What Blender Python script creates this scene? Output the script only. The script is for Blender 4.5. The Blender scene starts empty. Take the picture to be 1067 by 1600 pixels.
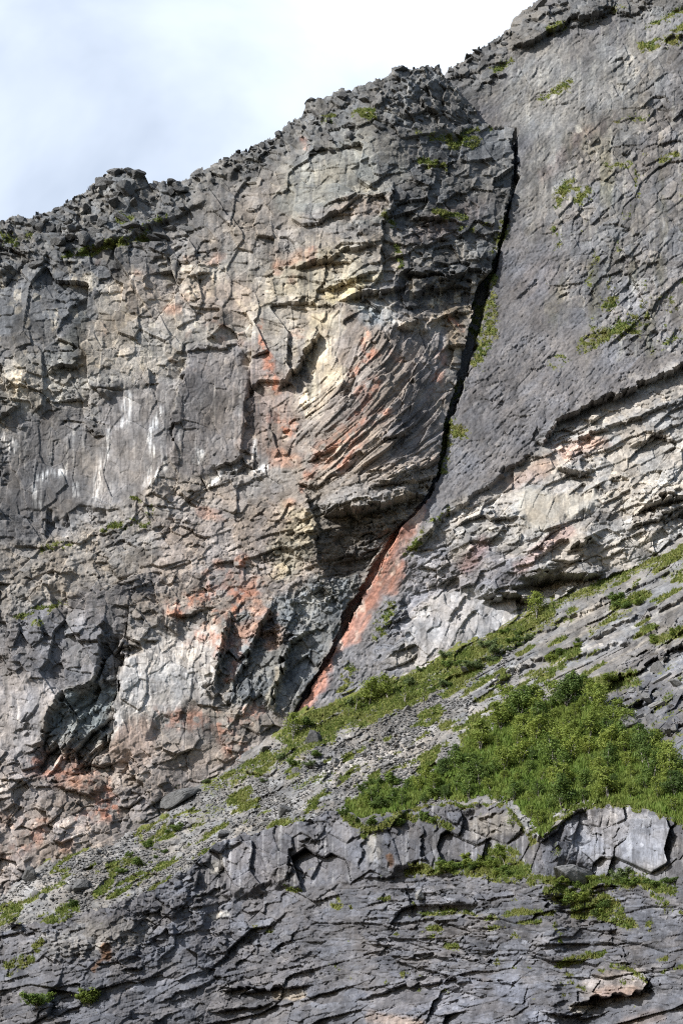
import bpy, math, random
import numpy as np
from mathutils import Vector
rnd = random.Random(7)
scn = bpy.context.scene
COL = scn.collection
F32 = np.float32

# ------------------------------------------------------------------ camera, sky, sun, exposure
FPX, PITCH = 4000.0, math.radians(22.0)
cam_d = bpy.data.cameras.new('camera')
cam = bpy.data.objects.new('camera', cam_d)
COL.objects.link(cam)
cam.location = (0, 0, 0)
cam.rotation_euler = (math.pi / 2 + PITCH, 0, 0)
cam_d.sensor_fit = 'VERTICAL'
cam_d.sensor_height = 24.0
cam_d.lens = 24.0 * FPX / 1600.0
cam_d.clip_start, cam_d.clip_end = 1.0, 20000.0
scn.camera = cam
scn.view_settings.view_transform = 'Standard'
scn.view_settings.look = 'None'
scn.view_settings.gamma = 1.0
scn.view_settings.use_curve_mapping = False
scn.view_settings.exposure = 0.58
scn.cycles.use_denoising = False
scn.cycles.filter_width = 1.1

TOSUN = Vector((-0.70, -0.50, 0.62)).normalized()
sun_d = bpy.data.lights.new('sun', 'SUN')
sun_d.energy, sun_d.angle = 4.4, math.radians(0.5)
sun_d.color = (1.0, 0.98, 0.95)
sun = bpy.data.objects.new('sun', sun_d)
COL.objects.link(sun)
sun.rotation_euler = TOSUN.to_track_quat('Z', 'Y').to_euler()

world = bpy.data.worlds.new('World')
scn.world = world
world.use_nodes = True
wn, wl = world.node_tree.nodes, world.node_tree.links
wn.clear()
w_out = wn.new('ShaderNodeOutputWorld')
bg = wn.new('ShaderNodeBackground')
bg.inputs['Strength'].default_value = 0.095
sky = wn.new('ShaderNodeTexSky')
sky.sky_type = 'NISHITA'
sky.sun_disc = False
sky.sun_elevation = math.asin(TOSUN.z)
sky.sun_rotation = math.atan2(TOSUN.x, TOSUN.y)
tc = wn.new('ShaderNodeTexCoord')
mp = wn.new('ShaderNodeMapping')
mp.inputs['Scale'].default_value = (2.6, 2.6, 4.0)
mp.inputs['Location'].default_value = (0.35, 0.1, 0.55)
wl.new(tc.outputs['Generated'], mp.inputs['Vector'])
nz = wn.new('ShaderNodeTexNoise')
nz.inputs['Scale'].default_value = 1.6
nz.inputs['Detail'].default_value = 6.0
nz.inputs['Roughness'].default_value = 0.5
nz.inputs['Distortion'].default_value = 0.4
wl.new(mp.outputs[0], nz.inputs['Vector'])
rp = wn.new('ShaderNodeValToRGB')
rp.color_ramp.elements[0].position = 0.34
rp.color_ramp.elements[0].color = (0.36, 0.36, 0.36, 1)
rp.color_ramp.elements[1].position = 0.60
wl.new(nz.outputs['Fac'], rp.inputs['Fac'])
# the cloud bank stands over the mountain only: fade it by direction
sp = wn.new('ShaderNodeSeparateXYZ')
wl.new(tc.outputs['Generated'], sp.inputs[0])
mr = wn.new('ShaderNodeMapRange')
mr.inputs['From Min'].default_value, mr.inputs['From Max'].default_value = 0.35, 0.8
wl.new(sp.outputs['Y'], mr.inputs['Value'])
mm = wn.new('ShaderNodeMath'); mm.operation = 'MULTIPLY'
wl.new(rp.outputs['Color'], mm.inputs[0]); wl.new(mr.outputs[0], mm.inputs[1])
mx = wn.new('ShaderNodeMix'); mx.data_type = 'RGBA'
mx.inputs['B'].default_value = (7.9, 8.7, 9.9, 1)
wl.new(mm.outputs[0], mx.inputs['Factor'])
wl.new(sky.outputs['Color'], mx.inputs['A'])
wl.new(mx.outputs['Result'], bg.inputs['Color'])
wl.new(bg.outputs[0], w_out.inputs['Surface'])

# ------------------------------------------------------------------ numeric noise
def hsh(ix, iy, seed):
    with np.errstate(over='ignore'):
        h = ix.astype(np.uint32) * np.uint32(374761393) + iy.astype(np.uint32) * np.uint32(668265263) + np.uint32((seed * 2246822519) & 0xffffffff)
        h ^= h >> np.uint32(13); h *= np.uint32(1274126177); h ^= h >> np.uint32(16)
        h *= np.uint32(2654435761); h ^= h >> np.uint32(15)
    return h
def u01(h, k=0):
    return ((h >> np.uint32(k)) & np.uint32(0xffff)).astype(F32) / F32(65535)
def vnoise(x, y, seed):
    xf, yf = np.floor(x), np.floor(y)
    ix, iy = xf.astype(np.int64), yf.astype(np.int64)
    a, b = (x - xf).astype(F32), (y - yf).astype(F32)
    a = a * a * a * (a * (a * 6 - 15) + 10); b = b * b * b * (b * (b * 6 - 15) + 10)
    n = lambda i, j: u01(hsh(ix + i, iy + j, seed))
    return ((n(0, 0) * (1 - a) + n(1, 0) * a) * (1 - b) + (n(0, 1) * (1 - a) + n(1, 1) * a) * b) * 2 - 1
def fbm(x, y, seed, octv=4, gain=0.5):
    s, a, t = 0, 1.0, 0
    for o in range(octv):
        s = s + a * vnoise(x * 2 ** o + 17.3 * o, y * 2 ** o - 9.1 * o, seed + o); t += a; a *= gain
    return s / t
def voro(x, y, seed, jit=0.85, boxy=False):
    """cell hash, offsets from the cell's point, distance to the second point less the first"""
    x = x.astype(F32); y = y.astype(F32)
    ix, iy = np.floor(x).astype(np.int64), np.floor(y).astype(np.int64)
    d1 = np.full(x.shape, 9e9, F32); d2 = d1.copy(); hid = np.zeros(x.shape, np.uint32)
    ox = np.zeros(x.shape, F32); oy = ox.copy()
    for j in (-1, 0, 1):
        for i in (-1, 0, 1):
            h = hsh(ix + i, iy + j, seed)
            px = (ix + i) + F32(0.5) + (u01(h) - F32(0.5)) * F32(jit)
            py = (iy + j) + F32(0.5) + (u01(h, 16) - F32(0.5)) * F32(jit)
            dx, dy = (x - px).astype(F32), (y - py).astype(F32)
            d = np.maximum(np.abs(dx + dy * F32(.22)), np.abs(dy - dx * F32(.12))) ** 2 if boxy else dx * dx + dy * dy
            m = d < d1
            d2 = np.where(m, d1, np.minimum(d2, d))
            d1 = np.where(m, d, d1); hid = np.where(m, h, hid)
            ox = np.where(m, dx, ox); oy = np.where(m, dy, oy)
    return hid, ox, oy, np.sqrt(d2) - np.sqrt(d1)
def sstep(a, b, x):
    t = np.clip((x - a) / (b - a), 0, 1)
    return t * t * (3 - 2 * t)
def rot(x, y, deg):
    c, s = math.cos(math.radians(deg)), math.sin(math.radians(deg))
    return x * c + y * s, -x * s + y * c
def interp(pts, x):
    p = np.array(pts, float)
    return np.interp(x, p[:, 0], p[:, 1])

# ------------------------------------------------------------------ a sheet of rock: (a, b) are survey coordinates, b grows downwards
def ray(a, b):
    x = (a - 533.5) / FPX; h = (800.0 - b) / FPX
    c, s = math.cos(PITCH), math.sin(PITCH)
    return x, c - h * s, s + h * c
def at_depth(a, b, y):
    dx, dy, dz = ray(a, b)
    t = y / dy
    return np.stack([dx * t, dy * t, dz * t], -1)

class Sheet:
    def __init__(s, a0, a1, b0, b1, step, seed):
        s.a, s.b = np.meshgrid(np.arange(a0, a1 + step, step, dtype=F32), np.arange(b0, b1 + step, step, dtype=F32))
        s.seed = seed
        wa = fbm(s.a / 45, s.b / 45, seed + 1, 3) * 9 + fbm(s.a / 9, s.b / 9, seed + 5, 2) * 2.5
        wb = fbm(s.a / 45, s.b / 45, seed + 2, 3) * 9 + fbm(s.a / 9, s.b / 9, seed + 6, 2) * 2.5
        s.wa, s.wb = wa, wb
        s.sa, s.sb = s.a + wa, s.b + wb                       # soft, wandering edges (stains)
        h, _, _, _ = voro(s.a / 17 + wa / 40, s.b / 13 + wb / 40, seed + 3)
        h2, _, _, _ = voro(s.a / 7, s.b / 5, seed + 4)
        s.ja = s.a + (u01(h) - .5) * 11 + (u01(h2) - .5) * 2.5   # broken, angular edges (steps in the rock)
        s.jb = s.b + (u01(h, 16) - .5) * 9 + (u01(h2, 16) - .5) * 2.5
        s.relief = np.zeros(s.a.shape, F32)                   # metres out of the base surface
        s.col = np.zeros(s.a.shape + (3,), F32)
        s.moss = np.zeros(s.a.shape, F32)
        s.grit = np.ones(s.a.shape, F32)                      # how rough the stone is to the touch
    def box(s, pts, pad):
        p = np.array(pts, float)
        return ((s.a > p[:, 0].min() - pad) & (s.a < p[:, 0].max() + pad) & (s.b > p[:, 1].min() - pad) & (s.b < p[:, 1].max() + pad))
    def _poly(s, A, B, pts):
        """signed distance to a polygon, inside positive"""
        p = np.array(pts, F32); n = len(p)
        d = np.full(A.shape, 1e9, F32); ins = np.zeros(A.shape, bool)
        for i in range(n):
            x0, y0 = p[i]; x1, y1 = p[(i + 1) % n]
            ex, ey = x1 - x0, y1 - y0
            t = np.clip(((A - x0) * ex + (B - y0) * ey) / max(ex * ex + ey * ey, 1e-6), 0, 1)
            d = np.minimum(d, (A - x0 - t * ex) ** 2 + (B - y0 - t * ey) ** 2)
            if y0 != y1:
                ins ^= ((y0 > B) != (y1 > B)) & (A < (x1 - x0) * (B - y0) / (y1 - y0) + x0)
        d = np.sqrt(d)
        return np.where(ins, d, -d)
    def poly(s, pts, soft=8, jag=False):
        m = np.zeros(s.a.shape, F32); k = s.box(pts, soft * 2.5 + 30)
        q = 1 + soft / 8
        A, B = (s.ja, s.jb) if jag else (s.a + s.wa * q, s.b + s.wb * q)
        m[k] = sstep(-soft, soft, s._poly(A[k], B[k], pts))
        return m
    def blob(s, a, b, ra, rb, ang=0, soft=0.5):
        x, y = rot(s.sa - a, s.sb - b, ang)
        r = np.sqrt((x / ra) ** 2 + (y / rb) ** 2)
        return 1 - sstep(1 - soft, 1 + soft, r)
    def line(s, A, B, pts):
        """distance, signed side (left of travel positive), distance along, length"""
        p = np.array(pts, F32)
        d = np.full(A.shape, 1e9, F32); sg = np.zeros(A.shape, F32); al = np.zeros(A.shape, F32); L = 0.0
        for i in range(len(p) - 1):
            x0, y0 = p[i]; ex, ey = p[i + 1] - p[i]
            l = math.hypot(ex, ey)
            tu = ((A - x0) * ex + (B - y0) * ey) / (l * l)
            t = np.clip(tu, 0, 1)
            dx, dy = A - x0 - t * ex, B - y0 - t * ey
            q = np.sqrt(dx * dx + dy * dy); m = q < d
            d = np.where(m, q, d); sg = np.where(m, np.sign((A - x0) * ey - (B - y0) * ex), sg)
            lo = tu if i == 0 else t
            hi = tu if i == len(p) - 2 else t
            al = np.where(m, L + l * np.where(tu < 0, lo, np.where(tu > 1, hi, tu)), al)
            L += l
        return d, sg, al, L
    def stroke(s, pts, w, soft=4, jag=False):
        m = np.zeros(s.a.shape, F32); k = s.box(pts, w + soft + 25)
        A, B = (s.ja, s.jb) if jag else (s.sa, s.sb)
        d, _, _, _ = s.line(A[k], B[k], pts)
        m[k] = 1 - sstep(w - soft, w + soft, d)
        return m
    def step(s, pts, h, D, w=1.6, under=0.35, Du=None):
        """the rock left of the travel direction stands h metres proud and fades into the face over D; the other side is undercut"""
        Du = Du or D * 0.5
        k = s.box(pts, max(D, Du) * 2.2 + 25)
        d, sg, al, L = s.line(s.ja[k], s.jb[k], pts)
        tp = min(L * 0.3, 30)
        end = sstep(-6, tp, al) * sstep(-6, tp, L - al)
        sd = d * sg
        up = h * np.exp(-np.maximum(sd, 0) / D) * sstep(-w, w, sd)
        dn = -h * under * np.exp(-np.maximum(-sd, 0) / Du) * sstep(-w, w, -sd)
        s.relief[k] += (up + dn) * end
    def bump(s, a, b, ra, rb, h, ang=0, p=1.0):
        x, y = rot(s.a - a, s.b - b, ang)
        s.relief += h * np.exp(-(((x / ra) ** 2 + (y / rb) ** 2) ** p))
    def paint(s, m, rgb, k=1.0):
        m = (m * k)[..., None]
        s.col = s.col * (1 - m) + lin(rgb) * m
    # fractured relief: list of (cell length, cell width, height m, tilt m, lean) in px / metres, on turned and warped axes
    def blocks(s, w, deg, layers, seed, warp=0.14, warpfn=None, tintk=1.0, crack=0.0, boxy=True):
        k = w > 0.01
        if not k.any(): return
        A, B = s.a[k], s.b[k]
        x, y = rot(A, B, deg) if warpfn is None else warpfn(A, B)
        x = x + fbm(A / 60, B / 60, seed + 50, 3) * 60 * warp * .5; y = y + fbm(A / 60, B / 60, seed + 51, 3) * 60 * warp * .5
        rel = np.zeros(A.shape, F32); tint = np.zeros(A.shape, F32); fresh = np.zeros(A.shape, F32); hue = np.zeros(A.shape, F32)
        act = .45 + .75 * sstep(-.45, .45, fbm(A / 75, B / 55, seed + 53, 3))      # some stretches are whole, some shattered
        for n, (lx, ly, hh, tl, lean) in enumerate(layers):
            wx = fbm(A / (lx * 1.3), B / (lx * 1.3), seed + 60 + n, 2) * warp * .5
            hid, ox, oy, e = voro(x / lx + wx, y / ly + wx, seed + n * 7, boxy=boxy == 2 or boxy and n % 2 == 0)
            r1, r2 = u01(hid, 3), u01(hid, 11)
            hi2 = hsh(hid, hid >> np.uint32(5), seed); r3, r4 = u01(hi2), u01(hi2, 16)
            hi3 = hsh(hi2, hid, seed + 9); r5 = u01(hi3)
            g = np.clip((r5 - .25) * 1.5, .05, 1)                                   # most blocks barely stand out, a few strongly
            t = (r1 - .5) * 2
            z = t * (.35 + .65 * t * t) * 1.3 * hh + (ox * ((r2 - .5) * 2.6 - .25) + oy * ((r3 - .5) * 1.9 + lean * .8)) * tl * g * 1.25
            z -= crack * hh * (1 - sstep(0, .1, e)) + (.36 * hh + .05) * (1 - sstep(.2 / ly, 1.7 / ly, e)) * np.clip(g * 3 - 1.7, 0, 1)
            rel += z * (act if n else 1)
            tint += (r4 - .5) * (0.30 if n else 0.22)
            if n < 3: hue += (u01(hi3, 8) - .5) * (1.1, 1.3, .8)[n]
            if n == 1: s.cell[k] = s.cell[k] * (1 - w[k]) + r5 * w[k]
            if n: fresh = np.maximum(fresh, sstep(.74, .80, u01(hi3, 16)) * g)
        rel += fbm(A / 4, B / 4, seed + 90, 2) * 0.03
        s.relief[k] += rel * w[k]
        s.tint[k] += tint * w[k] * tintk
        s.fresh[k] += fresh * w[k] * tintk * act; s.hue[k] += hue * w[k] * tintk

def lin(rgb):
    c = np.array(rgb, float) / 255.0
    return np.where(c <= 0.04045, c / 12.92, ((c + 0.055) / 1.055) ** 2.4).astype(F32)

# ------------------------------------------------------------------ outlines surveyed on the mountain
CREST_A = [(-170, 372), (-60, 352), (0, 345), (40, 340), (75, 328), (105, 316), (150, 292), (165, 276), (180, 268), (205, 270), (225, 269), (233, 284), (262, 285), (290, 281), (310, 266), (350, 247), (370, 239), (410, 223), (440, 206), (452, 191), (470, 181), (478, 166), (484, 156), (500, 151), (530, 143), (560, 133), (600, 119), (620, 104), (660, 104), (686, 100), (691, 118), (712, 132), (735, 160), (752, 190), (770, 194), (800, 200), (860, 204)]
EDGE_A = [(200, 803), (230, 800), (280, 802), (310, 795), (350, 785), (395, 775), (420, 768), (440, 747), (470, 740), (520, 729), (560, 721), (600, 711), (625, 704), (660, 695), (700, 690), (735, 682), (770, 668), (795, 648), (830, 613), (865, 588), (905, 570), (935, 551), (962, 535), (985, 529), (1035, 504), (1075, 479), (1108, 461), (1135, 448), (1250, 400)]
CREST_B = [(560, 170), (690, 121), (700, 109), (720, 94), (760, 71), (793, 47), (801, 26), (830, 6), (860, -14), (1100, -60), (1250, -100)]
FOOT = [(-170, 1490), (-60, 1440), (0, 1408), (30, 1385), (60, 1360), (105, 1340), (150, 1322), (215, 1300), (250, 1283), (300, 1245), (385, 1187), (420, 1165), (455, 1132), (485, 1112), (540, 1092), (600, 1068), (650, 1052), (670, 1040), (720, 1015), (780, 985), (830, 962), (880, 932), (950, 900), (1000, 880), (1067, 845), (1130, 812), (1250, 765)]
BRINK = [(-170, 1515), (-60, 1470), (0, 1460), (20, 1446), (75, 1440), (100, 1430), (180, 1415), (250, 1385), (300, 1355), (330, 1330), (350, 1312), (400, 1300), (440, 1290), (520, 1270), (570, 1278), (620, 1270), (640, 1266), (700, 1257), (740, 1260), (790, 1258), (810, 1285), (840, 1308), (870, 1290), (900, 1264), (950, 1257), (1000, 1263), (1040, 1275), (1067, 1290), (1130, 1300), (1250, 1310)]
BRINK_S = [(-170, 1520), (-60, 1475), (0, 1455), (300, 1355), (500, 1285), (800, 1268), (1067, 1280), (1130, 1290), (1250, 1305)]

def base_a(a, b):
    y = 400 + 0.020 * (1250 - b)
    y = y + 0.030 * np.maximum(0, interp(CREST_A, a) + 105 - b)          # the broken top lies back
    y = y - 7.0 * np.exp(-((a - 588) / 125) ** 2) * sstep(960, 780, b) + 3.0 * np.exp(-((a - 380) / 110) ** 2 - ((b - 700) / 170) ** 2)
    return y + 4.0 * np.exp(-((a - 90) / 120) ** 2 - ((b - 760) / 130) ** 2)
def edge_depth(b):
    e = interp(EDGE_A, b)
    return base_a(e, b)
GAP = [(0, 6), (190, 3.0), (215, 0.9), (400, 1.0), (440, 2.6), (560, 2.2), (620, 1.0), (760, 0.8), (820, 1.3), (960, 1.2), (1100, 0.9), (1250, 1)]
def base_b(a, b):
    e = interp(EDGE_A, np.maximum(b, 200)) + (200 - np.minimum(b, 200)) * 0.1
    x = a - e
    y = edge_depth(np.maximum(b, 215)) + 0.028 * np.maximum(0, 215 - b) + interp(GAP, b)
    y = y - 0.020 * np.clip(x, -40, 260) - 0.012 * np.maximum(x - 260, 0)
    return y + 0.03 * np.maximum(0, interp(CREST_B, a) + 40 - b)
def foot_depth(a):
    f = interp(FOOT, a)
    ya = base_a(a, f); yb = base_b(a, f)
    return np.where(a < 455, ya, yb)
_ax = np.arange(-170, 1251, 5.0)
_fd = np.convolve(np.pad(foot_depth(_ax), 12, mode='edge'), np.ones(25) / 25, mode='valid')
def foot_s(a): return np.interp(a, _ax, _fd) - 0.8
def brink_depth(a):
    return foot_s(a) - 0.19 * (interp(BRINK_S, a) - interp(FOOT, a))
def base_c(a, b):
    t = (b - interp(FOOT, a)) / (interp(BRINK_S, a) - interp(FOOT, a))
    return foot_s(a) + (brink_depth(a) - foot_s(a)) * t
_bd = np.convolve(np.pad(base_c(_ax, interp(BRINK, _ax)), 5, mode='edge'), np.ones(11) / 11, mode='valid')
def base_d(a, b):
    return np.interp(a, _ax, _bd) - 1.0 - 0.016 * (b - interp(BRINK, a))

def finish(s, name, y, mat, keep, push=None, label=None, out=(0.0, -0.985, -0.17)):
    """turn a sheet into one mesh; push = metres to lay back what lies beyond an edge"""
    P = at_depth(s.ca, s.cb, y) if hasattr(s, 'ca') else at_depth(s.a, s.b, y)
    P = P + s.relief[..., None] * np.array(out)
    if push is not None: P = P + push
    s.P = P
    nr, nc = s.a.shape
    idx = np.arange(nr * nc).reshape(nr, nc)
    kq = keep[:-1, :-1] & keep[1:, :-1] & keep[:-1, 1:] & keep[1:, 1:]
    q = np.stack([idx[:-1, :-1], idx[1:, :-1], idx[1:, 1:], idx[:-1, 1:]], -1)[kq]
    used, inv = np.unique(q, return_inverse=True)
    q = inv.reshape(-1, 4)
    me = bpy.data.meshes.new(name)
    me.vertices.add(len(used)); me.loops.add(q.size); me.polygons.add(len(q))
    me.vertices.foreach_set('co', P.reshape(-1, 3)[used].astype(F32).ravel())
    me.loops.foreach_set('vertex_index', q.astype(np.int32).ravel())
    me.polygons.foreach_set('loop_start', np.arange(0, q.size, 4, dtype=np.int32))
    me.polygons.foreach_set('loop_total', np.full(len(q), 4, np.int32))
    me.update(calc_edges=True)
    c = np.ones((len(used), 4), F32); c[:, :3] = np.clip(s.col.reshape(-1, 3)[used], 0.004, 0.9)
    at = me.attributes.new('stone', 'FLOAT_COLOR', 'POINT'); at.data.foreach_set('color', c.ravel())
    at = me.attributes.new('moss', 'FLOAT', 'POINT'); at.data.foreach_set('value', np.clip(s.moss, 0, 1).reshape(-1)[used].astype(F32))
    at = me.attributes.new('grit', 'FLOAT', 'POINT'); at.data.foreach_set('value', s.grit.reshape(-1)[used].astype(F32))
    me.materials.append(mat)
    o = bpy.data.objects.new(name, me); COL.objects.link(o)
    o['kind'] = 'structure'
    if label: o['label'] = label
    return o

# ------------------------------------------------------------------ materials
def new_mat(name):
    m = bpy.data.materials.new(name); m.use_nodes = True
    n, l = m.node_tree.nodes, m.node_tree.links
    n.clear()
    o = n.new('ShaderNodeOutputMaterial'); b = n.new('ShaderNodeBsdfPrincipled')
    l.new(b.outputs[0], o.inputs['Surface'])
    b.inputs['Roughness'].default_value = 0.9
    b.inputs['Specular IOR Level'].default_value = 0.2
    return m, n, l, b
def noise_node(n, l, scale, detail, vec, rough=0.6):
    t = n.new('ShaderNodeTexNoise')
    t.inputs['Scale'].default_value, t.inputs['Detail'].default_value, t.inputs['Roughness'].default_value = scale, detail, rough
    if vec is not None: l.new(vec, t.inputs['Vector'])
    return t.outputs['Fac']
def mul_range(n, l, fac, lo, hi, f0=0.3, f1=0.7):
    r = n.new('ShaderNodeMapRange')
    r.inputs['From Min'].default_value, r.inputs['From Max'].default_value = f0, f1
    r.inputs['To Min'].default_value, r.inputs['To Max'].default_value = lo, hi
    l.new(fac, r.inputs['Value'])
    return r.outputs[0]
def mixc(n, l, fac, a, b, mode='MIX'):
    x = n.new('ShaderNodeMix'); x.data_type = 'RGBA'; x.blend_type = mode
    for key, v in (('Factor', fac), ('A', a), ('B', b)):
        if isinstance(v, (int, float)): x.inputs[key].default_value = v
        elif isinstance(v, tuple): x.inputs[key].default_value = v + (1,)
        else: l.new(v, x.inputs[key])
    return x.outputs['Result']

def rock_mat(name, bump=0.5):
    m, n, l, b = new_mat(name)
    at = n.new('ShaderNodeAttribute'); at.attribute_name = 'stone'
    mo = n.new('ShaderNodeAttribute'); mo.attribute_name = 'moss'
    tcn = n.new('ShaderNodeTexCoord'); v = tcn.outputs['Object']
    f1 = noise_node(n, l, 1.7, 6, v, 0.68)
    f2 = noise_node(n, l, 0.16, 5, v)
    k1 = mul_range(n, l, f1, 0.70, 1.30); k2 = mul_range(n, l, f2, 0.84, 1.16)
    mt = n.new('ShaderNodeMath'); mt.operation = 'MULTIPLY'; l.new(k1, mt.inputs[0]); l.new(k2, mt.inputs[1])
    cc = n.new('ShaderNodeCombineColor')
    for i in range(3): l.new(mt.outputs[0], cc.inputs[i])
    rock = mixc(n, l, 1.0, at.outputs['Color'], cc.outputs[0], 'MULTIPLY')
    lich = noise_node(n, l, 5.0, 3, v, 0.7)                     # pale lichen freckles
    rock = mixc(n, l, mul_range(n, l, lich, 0, 0.45, 0.62, 0.72), rock, (0.30, 0.30, 0.28))
    g1 = noise_node(n, l, 0.9, 5, v, 0.7)
    green = mixc(n, l, mul_range(n, l, g1, 0, 1, 0.35, 0.65), (0.075, 0.105, 0.022), (0.16, 0.155, 0.045))
    green = mixc(n, l, mul_range(n, l, noise_node(n, l, 0.5, 5, v, 0.7), 0, .8, 0.5, 0.68), green, (0.115, 0.095, 0.05))
    mm1 = n.new('ShaderNodeMath'); mm1.operation = 'ADD'; l.new(mo.outputs['Fac'], mm1.inputs[0]); l.new(mul_range(n, l, noise_node(n, l, 1.3, 4, v, .7), -.45, .45), mm1.inputs[1])
    gm = mul_range(n, l, mm1.outputs[0], 0, 1, 0.42, 0.6)
    l.new(mixc(n, l, gm, rock, green), b.inputs['Base Color'])
    bp = n.new('ShaderNodeBump'); bp.inputs['Strength'].default_value = bump; bp.inputs['Distance'].default_value = 0.3
    vo = n.new('ShaderNodeTexVoronoi'); vo.inputs['Scale'].default_value = 1.5
    wv = n.new('ShaderNodeVectorMath'); wv.operation = 'MULTIPLY'; wv.inputs[1].default_value = (.8, 1, 1.5)
    l.new(v, wv.inputs[0]); l.new(wv.outputs[0], vo.inputs['Vector'])
    sx = n.new('ShaderNodeSeparateColor'); l.new(vo.outputs['Color'], sx.inputs[0])
    ad = n.new('ShaderNodeMath'); ad.operation = 'ADD'
    l.new(noise_node(n, l, 3.2, 5, v, 0.65), ad.inputs[0]); l.new(mul_range(n, l, sx.outputs[0], 0, .34, 0, 1), ad.inputs[1])
    l.new(ad.outputs[0], bp.inputs['Height'])
    gr = n.new('ShaderNodeAttribute'); gr.attribute_name = 'grit'
    gs = n.new('ShaderNodeMath'); gs.operation = 'MULTIPLY'; l.new(gr.outputs['Fac'], gs.inputs[0])
    l.new(mul_range(n, l, noise_node(n, l, 0.11, 4, v, .6), .12, bump * 1.25, .38, .62), gs.inputs[1]); l.new(gs.outputs[0], bp.inputs['Strength'])
    l.new(bp.outputs[0], b.inputs['Normal'])
    return m
M_ROCK = rock_mat('fractured_gneiss')

STEP = 1.0
def base_colour(s, rgb):
    s.col[:] = lin(rgb); s.tint = np.zeros(s.a.shape, F32); s.fresh = np.zeros(s.a.shape, F32); s.cell = np.zeros(s.a.shape, F32); s.hue = np.zeros(s.a.shape, F32)
def bake_tint(s):
    hu = np.clip(s.hue + fbm(s.a / 38, s.b / 38, s.seed + 75, 3) * 1.2, -1, 1)
    s.col *= np.stack([1 - .045 * hu, 1 + 0 * hu, 1 + .06 * hu], -1)
    s.col *= (1 + s.fresh * .5)[..., None] * np.array([1.0, .985, .95], F32) ** s.fresh[..., None]
    lich = sstep(.05, .35, fbm(s.a / 11, s.b / 24, s.seed + 71, 4)) * sstep(-.3, .3, fbm(s.a / 90, s.b / 70, s.seed + 72, 2)) * (1 - np.clip(s.fresh * 2, 0, 1))
    s.col *= (1 - .34 * lich)[..., None]
    f = 1 + np.clip(s.tint, -.42, .45) + fbm(s.a / 30, s.b / 30, s.seed + 77, 4) * 0.34
    s.col *= f[..., None]

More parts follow.
